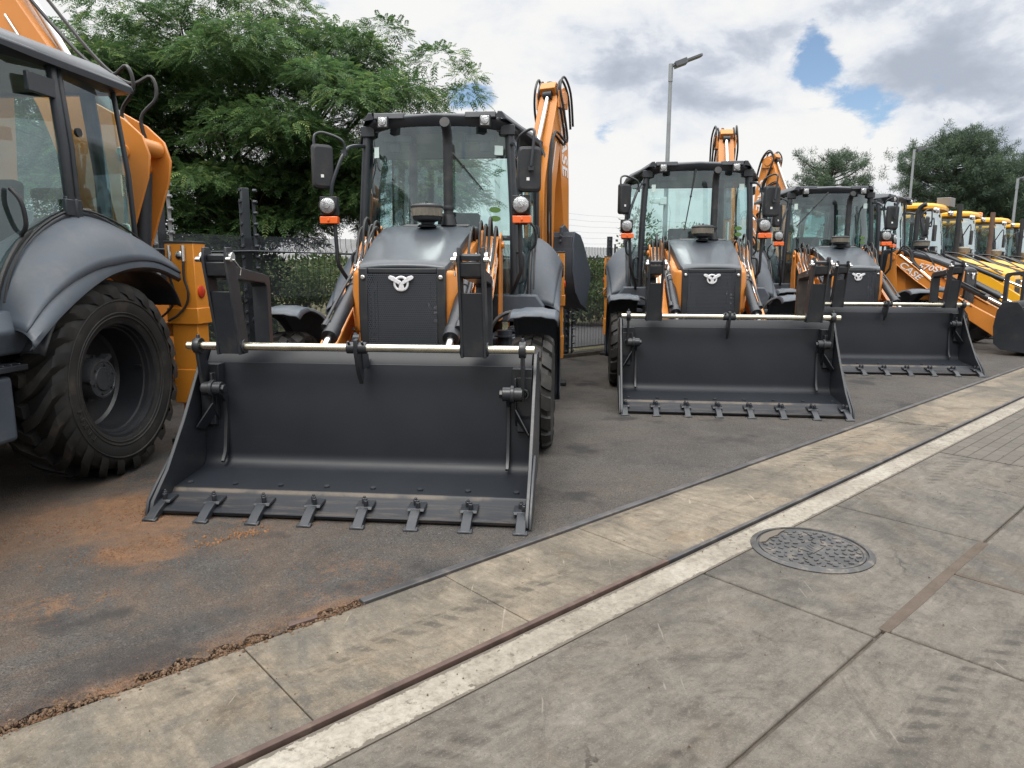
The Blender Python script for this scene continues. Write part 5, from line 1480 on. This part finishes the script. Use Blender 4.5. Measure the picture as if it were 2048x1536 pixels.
def spray_template(pairs, llen, lw, droop):
    """quads of one feather leaf along +x, unit length"""
    Q = []
    for k in range(pairs):
        t = (k + .8) / (pairs + .3)
        z = -droop * t * t
        L_ = llen * (1 - .55 * abs(t - .35) ** 1.2)
        for sgn in (-1, 1):
            ax = math.cos(R(58)); ay = math.sin(R(58)) * sgn
            b = np.array([t, 0, z]); tip = b + np.array([ax, ay, -.25]) * L_
            mid = b + np.array([ax, ay, -.06]) * L_ * .5; pr = np.array([-ay, ax, 0]) * lw
            Q.append([b, mid + pr, tip, mid - pr])
    z = -droop; Q.append([np.array([.95, 0, z * .95]), np.array([1.05, lw, z * 1.1]), np.array([1.25, 0, z * 1.3]), np.array([1.05, -lw, z * 1.1])])
    Q.append([np.array([0, .008, 0]), np.array([.5, .008, -droop * .25]), np.array([1, .0, -droop]), np.array([.5, -.008, -droop * .25])])
    return np.array(Q)

def sprays(pos, dirs, lens, tmpl, rs):
    d, s, u = basis(dirs, rs)
    T = tmpl  # (q,4,3)
    out = (pos[:, None, None, :] + lens[:, None, None, None] * (T[None, ..., 0:1] * d[:, None, None, :] + T[None, ..., 1:2] * s[:, None, None, :] + T[None, ..., 2:3] * np.array([0, 0, 1.0])))
    return out.reshape(-1, 4, 3)

def feather_tree(loc, clumps, label, seed, n_per, ln=(.26, .48)):
    rs = np.random.RandomState(seed)
    root = empty('feathery_tree', loc); tag(root, label, 'tree')
    tm = spray_template(5, .38, .060, .34)
    allq = []; allt = []
    for (cx, cy, cz, r) in clumps:
        n = int(n_per * r * r / .5)
        v = rs.normal(0, 1, (n, 3)); v /= np.linalg.norm(v, axis=1, keepdims=True)
        v[:, 2] = np.abs(v[:, 2]) * .9 - .25
        rad = r * (.45 + .55 * rs.rand(n) ** .6)
        pos = np.array([cx, cy, cz]) + v * rad[:, None] * np.array([1.15, 1.15, .72])
        dirs = v * np.array([1, 1, .55]) + rs.normal(0, .38, (n, 3)) + np.array([0, 0, -.05])
        lens = rs.uniform(ln[0], ln[1], n)
        q = sprays(pos, dirs, lens, tm, rs); allq.append(q)
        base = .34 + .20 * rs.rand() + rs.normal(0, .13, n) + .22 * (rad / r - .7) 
        flush = (rs.rand(n) < .10) * .32
        allt.append(np.repeat(base + flush, len(tm)))
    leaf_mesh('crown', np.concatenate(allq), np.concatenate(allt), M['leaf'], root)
    mb = MB()
    fork = Vector((-.5, .4, 1.7))
    mb.tube(catmull([(0, 0, -.1), (.03, .02, .7), fork], 4), [.17, .165, .16, .155, .15, .145, .14, .14, .135], 10)
    rr = random.Random(seed)
    for (cx, cy, cz, r) in clumps:
        if cx < 2.0 and rr.random() < .14:
            e = Vector((cx, cy, cz)); m_ = fork.lerp(e, .5) + Vector((rr.uniform(-.2, .2), rr.uniform(-.2, .2), rr.uniform(.05, .4)))
            pts_ = catmull([fork, fork.lerp(m_, .5) + Vector((0, 0, .05)), m_, e], 4); n_ = len(pts_)
            mb.tube(pts_, [.045 * (1 - i / n_) + .010 for i in range(n_)], 6)
            for k in range(3):
                e2 = e + Vector((rr.uniform(-r, r), rr.uniform(-r, r), rr.uniform(-r * .4, r * .5))) * .9
                mb.tube([pts_[-4], e.lerp(e2, .5), e2], [.02, .013, .006], 5)
    mb.build('trunk', M['bark'], root)
    return root

# crown of the big tree: clumps filling a broad dome, hanging lower towards its right side
rt = random.Random(21); clumps = []
TL = Vector((-4.35, 12.3, 0))
def dome(x):    # top of the crown above ground against x (relative to the trunk)
    return 6.25 - .145 * (x + .3) ** 2 - (.10 * max(0, x - 1.2) ** 2)
for k in range(190):
    x = rt.uniform(-3.0, 3.35); y = rt.uniform(-1.9, 2.3)
    lim = 1 - (x / 3.7) ** 2 - (y / 3.0) ** 2
    if lim < .02: continue
    top = dome(x) - .22 * abs(y) ** 1.5
    lowz = 3.0 + .08 * x * x if x < 1.2 else 2.9
    z = top - .42 - (rt.random() ** 1.15) * max(.2, (top - lowz))
    clumps.append((x, y, z, rt.uniform(.42, .70)))
for k in range(24):
    x = rt.uniform(-4.0, .2); clumps.append((x, rt.uniform(-2.0, -.9), rt.uniform(1.75, 3.0), rt.uniform(.42, .6)))
for k in range(12):
    clumps.append((rt.uniform(.1, 1.7), rt.uniform(-1.5, .2), rt.uniform(1.85, 2.7), rt.uniform(.35, .5)))
for k in range(66):
    x = rt.uniform(-4.2, 1.9); clumps.append((x, rt.uniform(-1.0, 2.2), rt.uniform(2.15, 3.2) + .05 * x * x, rt.uniform(.42, .6)))
for (x, y, z, r) in ((1.9, -.8, 2.55, .55), (2.2, -.3, 3.0, .55), (1.6, -1.0, 2.35, .42), (2.5, .2, 2.6, .45), (1.2, -.9, 2.75, .5), (2.0, .6, 2.2, .45), (3.5, 0, 4.35, .40), (3.15, -.6, 4.75, .45), (3.3, .3, 3.9, .45), (2.9, -.4, 3.5, .5), (-2.9, -.5, 4.6, .5), (-3.1, .3, 3.9, .5), (2.75, -.6, 3.15, .45), (.4, -1.4, 2.7, .5), (-.6, -1.4, 2.8, .5), (-1.6, -1.2, 2.9, .5), (-2.4, -1.0, 3.0, .5), (3.62, -.2, 4.62, .25), (2.3, -.6, 5.15, .4), (.9, 0, 2.6, .5), (-.2, .6, 2.5, .5), (-1.2, .8, 2.6, .5), (1.7, 1.2, 2.6, .5)):
    clumps.append((x, y, z, r))
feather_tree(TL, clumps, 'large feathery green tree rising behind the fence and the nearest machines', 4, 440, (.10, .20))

def shrub(loc, h, w, label, seed, group='shrubs beyond the fence', name='shrub', leafy=.10, n=1100, mat='shrubleaf', tb=0.0):
    rs = np.random.RandomState(seed)
    root = empty(name, loc); tag(root, label, 'shrub' if name == 'shrub' else 'tree', group)
    nc = 11; Q = []; T_ = []
    for k in range(nc):
        a = rs.rand() * 6.28; rad = w * .33 * rs.rand() ** .5; c = np.array([math.cos(a) * rad, math.sin(a) * rad, h * (.30 + .48 * rs.rand())]); r = np.array([w * .28, w * .28, h * .22])
        m_ = n // nc * 4
        v = rs.normal(0, 1, (m_, 3)); v /= np.linalg.norm(v, axis=1, keepdims=True)
        pos = c + v * r * (.55 + .5 * rs.rand(m_, 1))
        d, s, u = basis(v + rs.normal(0, .7, v.shape), rs)
        L_ = (leafy * rs.uniform(.6, 1.3, m_))[:, None]; wd = L_ * .30
        Q.append(np.stack([pos, pos + d * L_ * .5 + s * wd, pos + d * L_, pos + d * L_ * .5 - s * wd], 1))
        T_.append(.42 + tb + rs.normal(0, .16, m_) + .25 * rs.rand() - .1)
    leaf_mesh('crown', np.concatenate(Q), np.concatenate(T_), M[mat], root)
    mb = MB()
    for k in range(6):
        a = 2 * PI * k / 6 + rs.rand(); e = Vector((math.cos(a) * w * .28, math.sin(a) * w * .28, h * .62))
        mb.tube(catmull([(0, 0, -.05), (e.x * .3, e.y * .3, h * .3), tuple(e)], 4), [.05 * h / 2 * (1 - i / 10) for i in range(9)], 5)
    mb.build('trunk', M['bark'], root)
    return root

SH = [(-5.3, 11.2, 2.5, 2.7, 'dense dark bush close behind the fence left of the tall fence post', -.12),
      (-4.25, 11.0, 1.9, 2.0, 'dark bush close behind the fence at the foot of the big tree', -.05),
      (2.75, 14.0, 2.75, 1.5, 'bright green bush just behind the fence beside the second machine', .0),
      (4.4, 19.5, 3.1, 2.6, 'rounded green bush seen through the second cab beside the lamp post', .1),
      (6.0, 19.0, 3.0, 2.8, 'wide green bush seen through the right half of the second cab', .08),
      (-2.1, 15.5, 1.7, 1.9, 'low bush under the hanging leaves of the big tree', .28),
      (-3.6, 17.5, 1.9, 2.6, 'broad low bush beyond the fence behind the flipped forks', .32),
      (-5.6, 18.5, 2.0, 2.6, 'bush beyond the fence left of the forks', .12),
      (-7.4, 19.0, 2.4, 2.8, 'tall dark bush at the far left beyond the fence', -.1),
      (-1.1, 19.5, 1.6, 2.4, 'yellowish low bush beyond the fence left of the nearest cab', .28),
      (.6, 25.0, 1.6, 3.0, 'grey green bush far beyond the fence right of the nearest machine', -.05),
      (3.4, 27.0, 1.9, 3.2, 'far bush in the gap between the first two machines', -.02),
      (1.75, 19.5, 1.25, 2.4, 'low dark bush beyond the service road in the gap between two machines', -.12),
      (3.6, 21.0, 1.35, 2.6, 'low dark bush beyond the service road beside the second machine', -.10),
      (-9.5, 21.0, 3.2, 3.4, 'tall leafy bush hidden mostly behind the leftmost machine', .0)]
for i, (x, y, h, w, lb, tb) in enumerate(SH):
    shrub((x, y, 0), h, w, lb, 50 + i, n=1700 if i < 5 else 1100, leafy=.085 if i < 5 else .11, tb=tb)

def pine(loc, h, w, label, seed, dens=1.0, low=.30, crown_top=1.0):
    rs = np.random.RandomState(seed); rr = random.Random(seed)
    root = empty('pine_tree', loc); tag(root, label, 'tree', 'pines behind the far end of the row')
    mb = MB(); mb.tube([(0, 0, -.1), (.05, 0, h * .4), (-.03, .04, h * .75), (0, 0, h * .95)], [.24, .18, .10, .03], 8)
    tufts = []
    nb = int(64 * dens)
    for k in range(nb):
        t = low + (1 - low) * (k + .5) / nb
        a = k * 2.399 + rr.uniform(-.4, .4)
        prof = math.sin(PI * min(1, max(0.04, (1 - t) / (1 - low)) ** .62 * .80)) if crown_top else 1
        L_ = w * .5 * max(.16, prof) * rr.uniform(.72, 1.12)
        z0 = h * t * .94; e = Vector((math.cos(a) * L_, math.sin(a) * L_, z0 + L_ * rr.uniform(.18, .55)))
        b0 = Vector((0, 0, z0)); mid = b0.lerp(e, .55) - Vector((0, 0, L_ * .06))
        mb.tube([b0, mid, e], [.055, .035, .012], 5)
        m_ = max(3, int(L_ * 4.2 * dens ** .5))
        for q in range(m_):
            f = 1.0 - .72 * rr.random() ** 1.6; p = b0.lerp(mid, f / .55) if f < .55 else mid.lerp(e, (f - .55) / .45)
            spread = .10 + .16 * L_ * f * .6
            p = p + Vector((rr.gauss(0, spread), rr.gauss(0, spread), abs(rr.gauss(0, spread * .7))))
            tufts.append(tuple(p))
    P_ = np.array(tufts); n = len(P_); nn = 70
    dirs = rs.normal(0, 1, (n, nn, 3)); dirs[..., 2] += .55; dirs /= np.linalg.norm(dirs, axis=2, keepdims=True)
    L_ = rs.uniform(.14, .30, (n, nn, 1)) 
    pos = np.repeat(P_[:, None, :], nn, 1) + rs.normal(0, .11, (n, nn, 3))
    d = dirs.reshape(-1, 3); L_ = L_.reshape(-1, 1); pos = pos.reshape(-1, 3)
    s = np.cross(d, rs.normal(0, 1, d.shape)); s /= np.linalg.norm(s, axis=1, keepdims=True)
    wd = .013
    Q = np.stack([pos - s * wd * .6, pos + d * L_ * .6 - s * wd, pos + d * L_, pos + d * L_ * .6 + s * wd], 1)
    tint = np.repeat(.45 + rs.normal(0, .18, n), nn) + rs.normal(0, .06, n * nn)
    leaf_mesh('crown', Q, tint, M['pine'], root)
    mb.build('trunk', M['bark'], root)
pine((19.9, 45, 0), 8.8, 5.0, 'open crowned pine standing alone left of the pine group, sky showing through', 5, 1.0, .42)
pine((28.3, 46, 0), 10.4, 6.6, 'tallest dense pine with a rounded top behind the yellow cabs', 6, 2.0, .22)
pine((31.8, 47, 0), 8.4, 6.4, 'bushy dense pine on the right shoulder of the tallest pine', 7, 1.9, .18)
pine((35.5, 49, 0), 7.0, 5.5, 'lower pine near the right edge behind the small lamp post', 9, 1.6, .15)
pine((31.0, 40, 0), 8.9, 5.0, 'dark pine cut off by the right picture edge', 10, 1.6, .2)
pine((26.6, 52, 0), 7.0, 2.4, 'small pine peeping over the third cab', 12, .6, .2)
pine((17.6, 47, 0), 7.2, 2.6, 'thin pine top beside the raised orange boom', 13, .5, .3)
for i, (x, y, h, w, lb) in enumerate(((28.4, 43, 4.8, 5.6, 'broad dark tree filling the gap under the tallest pine'), (32.5, 44, 4.8, 6.0, 'broad tree behind the far yellow roofs'), (37.0, 46, 5.2, 6.5, 'broad tree at the far right behind the last lamp post'), (24.4, 44, 3.6, 3.4, 'low tree behind the first yellow roof'))):
    shrub((x, y, 0), h, w, lb, 90 + i, group='broad trees under the pines', name='broad_tree', leafy=.15, n=3200, mat='pine', tb=.05)

# distant tree line and low hills
rs = np.random.RandomState(77); Q = []; T_ = []
for k in range(170):
    x = rs.uniform(-140, 230); y = 150 + rs.uniform(0, 40) + abs(x) * .1; h = rs.uniform(2.2, 4.2) * (1.0 if x < 40 else 1.4); w = rs.uniform(4, 9)
    n = 130; v = rs.normal(0, 1, (n, 3)); v /= np.linalg.norm(v, axis=1, keepdims=True)
    pos = np.array([x, y, h * .5]) + v * np.array([w * .6, w * .4, h * .5])
    d, s, u = basis(v + rs.normal(0, .7, v.shape), rs); L_ = rs.uniform(.7, 1.4, (n, 1))
    Q.append(np.stack([pos, pos + d * L_ * .5 + s * L_ * .35, pos + d * L_, pos + d * L_ * .5 - s * L_ * .35], 1)); T_.append(.4 + rs.normal(0, .15, n) + rs.normal(0, .1))
o = leaf_mesh('distant_trees', np.concatenate(Q), np.concatenate(T_), M['shrubleaf'], None); o['kind'] = 'stuff'
mb = MB(); rows = []
for j, (yy, hh) in enumerate(((330, -1), (420, 5), (520, 9), (620, 10))):
    rows.append([(x, yy + 20 * math.sin(x * .01), hh * (.6 + .4 * math.sin(x * .013 + j) * math.cos(x * .0047 + 1)) if hh > 0 else -1) for x in range(-600, 801, 40)])
mb.grid(rows); tag(mb.build('hills', M['earth'], smooth=80), kind='structure')

# ------------------------------------------------------------------ sky, sun, camera
F, PITCH, ROLL, CAMH = 1391.05, .16471, .00289, 1.5
def raydir(u, v):
    a, b = u - 1024, v - 768; cr, sr = math.cos(ROLL), math.sin(ROLL)
    x = cr * a + sr * b; y = -sr * a + cr * b
    c, s = math.cos(PITCH), math.sin(PITCH)
    return Vector((x, F * c - y * s, -F * s - y * c)).normalized()

SUN_EL, SUN_AZ = R(56), R(205)      # azimuth clockwise from +Y: behind the photographer, a little to the left
sun_dir = Vector((math.sin(SUN_AZ) * math.cos(SUN_EL), math.cos(SUN_AZ) * math.cos(SUN_EL), math.sin(SUN_EL)))
w = bpy.data.worlds.new('World'); SC.world = w; w.use_nodes = True
nt = w.node_tree; nt.nodes.clear(); t = NT(nt)
out = t.n('ShaderNodeOutputWorld')
sky = t.n('ShaderNodeTexSky', sky_type='NISHITA'); sky.sun_disc = False; sky.sun_elevation = SUN_EL; sky.sun_rotation = SUN_AZ; sky.air_density = 1.0; sky.dust_density = 1.0; sky.ozone_density = 1.5
bg1 = t.n('ShaderNodeBackground'); t.L(sky.outputs[0], bg1.inputs[0]); bg1.inputs[1].default_value = .10
gen = t.coord('Generated')
dx, dy, dz = t.sep(gen)
zz = t.math('ADD', t.math('MAXIMUM', dz, 0.0), .16)
px = t.math('DIVIDE', dx, zz); py = t.math('DIVIDE', dy, zz)
pv = t.comb(px, py, 0.0)
gd = t.comb(dx, dy, t.math('MULTIPLY', dz, 1.75))
n1 = t.noise(gd, 4.6, 9, .54, .3); n3 = t.noise(gd, 11.0, 8, .58, .35)
gd2 = t.n('ShaderNodeVectorMath', operation='ADD'); t.L(gd, gd2.inputs[0]); gd2.inputs[1].default_value = (3.1, 1.7, 5.2)
n4 = t.noise(gd2.outputs[0], 3.6, 7, .55, .3)
def spot(u, v, sig):
    d = raydir(u, v); vm = t.n('ShaderNodeVectorMath', operation='DISTANCE'); t.L(gen, vm.inputs[0]); vm.inputs[1].default_value = d
    q = t.math('DIVIDE', vm.outputs['Value'], sig / F)
    return t.math('POWER', 2.718, t.math('MULTIPLY', t.math('MULTIPLY', q, q), -1.0))
def total(L_):
    acc = None
    for (u, v, sig, wt) in L_:
        q = t.math('MULTIPLY', spot(u, v, sig), wt); acc = q if acc is None else t.math('ADD', acc, q)
    return acc
gaps = total([(1640, 130, 62, .175), (1600, 110, 36, .06), (1765, 228, 50, .165), (1715, 195, 36, .06), (970, 190, 50, .18), (1205, 265, 32, .13), (905, 205, 40, .12), (600, 5, 60, .12), (1310, 215, 25, .08), (150, 30, 60, -.2)])
greys = total([(1330, 195, 130, .62), (1490, 195, 90, .40), (1190, 140, 100, .28), (1000, 50, 100, .10), (1900, 150, 150, .50), (2010, 250, 90, .42), (1520, 40, 120, .16), (1800, 40, 130, .22), (2010, 30, 120, .25)])
whites = total([(1250, 330, 110, .32), (1150, 300, 70, .28), (1560, 300, 110, .30), (1700, 270, 60, .36), (1480, 260, 90, .3), (1760, 300, 50, .3), (1080, 215, 60, .3), (1380, 90, 60, .15), (200, 10, 60, .3)])
n5 = t.noise(gd, 27.0, 7, .62, .3)
cov = t.math('SUBTRACT', t.math('ADD', t.math('MULTIPLY', n1, .40), t.math('ADD', t.math('MULTIPLY', n3, .42), t.math('MULTIPLY', n5, .18))), gaps)
cloud = t.smooth(cov, .315, .405)
# light and dark of the cloud layer: thick grey bases, sunlit heads, brighter overhead
pvo = t.n('ShaderNodeVectorMath', operation='ADD'); t.L(gd, pvo.inputs[0]); pvo.inputs[1].default_value = (-.01, 0, .055)
n1b = t.noise(pvo.outputs[0], 4.6, 9, .54, .3); n3b = t.noise(pvo.outputs[0], 11.0, 8, .58, .35)
relief = t.math('ADD', t.math('SUBTRACT', n1, n1b), t.math('MULTIPLY', t.math('SUBTRACT', n3, n3b), .8))
sh = t.math('ADD', t.math('SUBTRACT', t.math('MULTIPLY', t.math('SUBTRACT', n4, .5), 1.1), greys), t.math('ADD', whites, t.math('ADD', t.math('MULTIPLY', relief, 1.7), t.math('MULTIPLY', t.math('SUBTRACT', n5, .5), .16))))
cc = t.ramp(t.smooth(sh, -1.18, .16), [(0.0, (.33, .365, .43)), (.30, (.43, .465, .53)), (.56, (.58, .605, .645)), (1.0, (.69, .688, .68))])
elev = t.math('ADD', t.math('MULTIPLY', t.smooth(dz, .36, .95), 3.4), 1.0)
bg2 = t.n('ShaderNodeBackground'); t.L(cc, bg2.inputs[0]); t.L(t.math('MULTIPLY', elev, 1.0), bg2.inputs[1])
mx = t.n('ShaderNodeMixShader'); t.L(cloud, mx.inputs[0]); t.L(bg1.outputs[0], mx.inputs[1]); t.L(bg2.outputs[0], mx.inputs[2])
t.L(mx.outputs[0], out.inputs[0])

sl_ = bpy.data.lights.new('sun', 'SUN'); sl_.energy = 1.5; sl_.angle = R(20); sl_.color = (1, .95, .87)
so = bpy.data.objects.new('sun', sl_); COL.objects.link(so); so.rotation_euler = (-sun_dir).to_track_quat('-Z', 'Y').to_euler()

cam = bpy.data.cameras.new('camera'); co_ = bpy.data.objects.new('camera', cam); COL.objects.link(co_)
cam.sensor_width = 36; cam.lens = F / 2048 * 36; cam.clip_start = .05; cam.clip_end = 3000
co_.matrix_world = Matrix.Translation((0, 0, CAMH)) @ Matrix.Rotation(PI / 2 - PITCH, 4, 'X') @ Matrix.Rotation(ROLL, 4, 'Z')
SC.camera = co_
SC.view_settings.view_transform = 'Standard'; SC.view_settings.look = 'None'; SC.view_settings.gamma = 1; SC.view_settings.exposure = 0.45
SC.cycles.max_bounces = 8; SC.cycles.transparent_max_bounces = 24; SC.cycles.caustics_reflective = False; SC.cycles.caustics_refractive = False
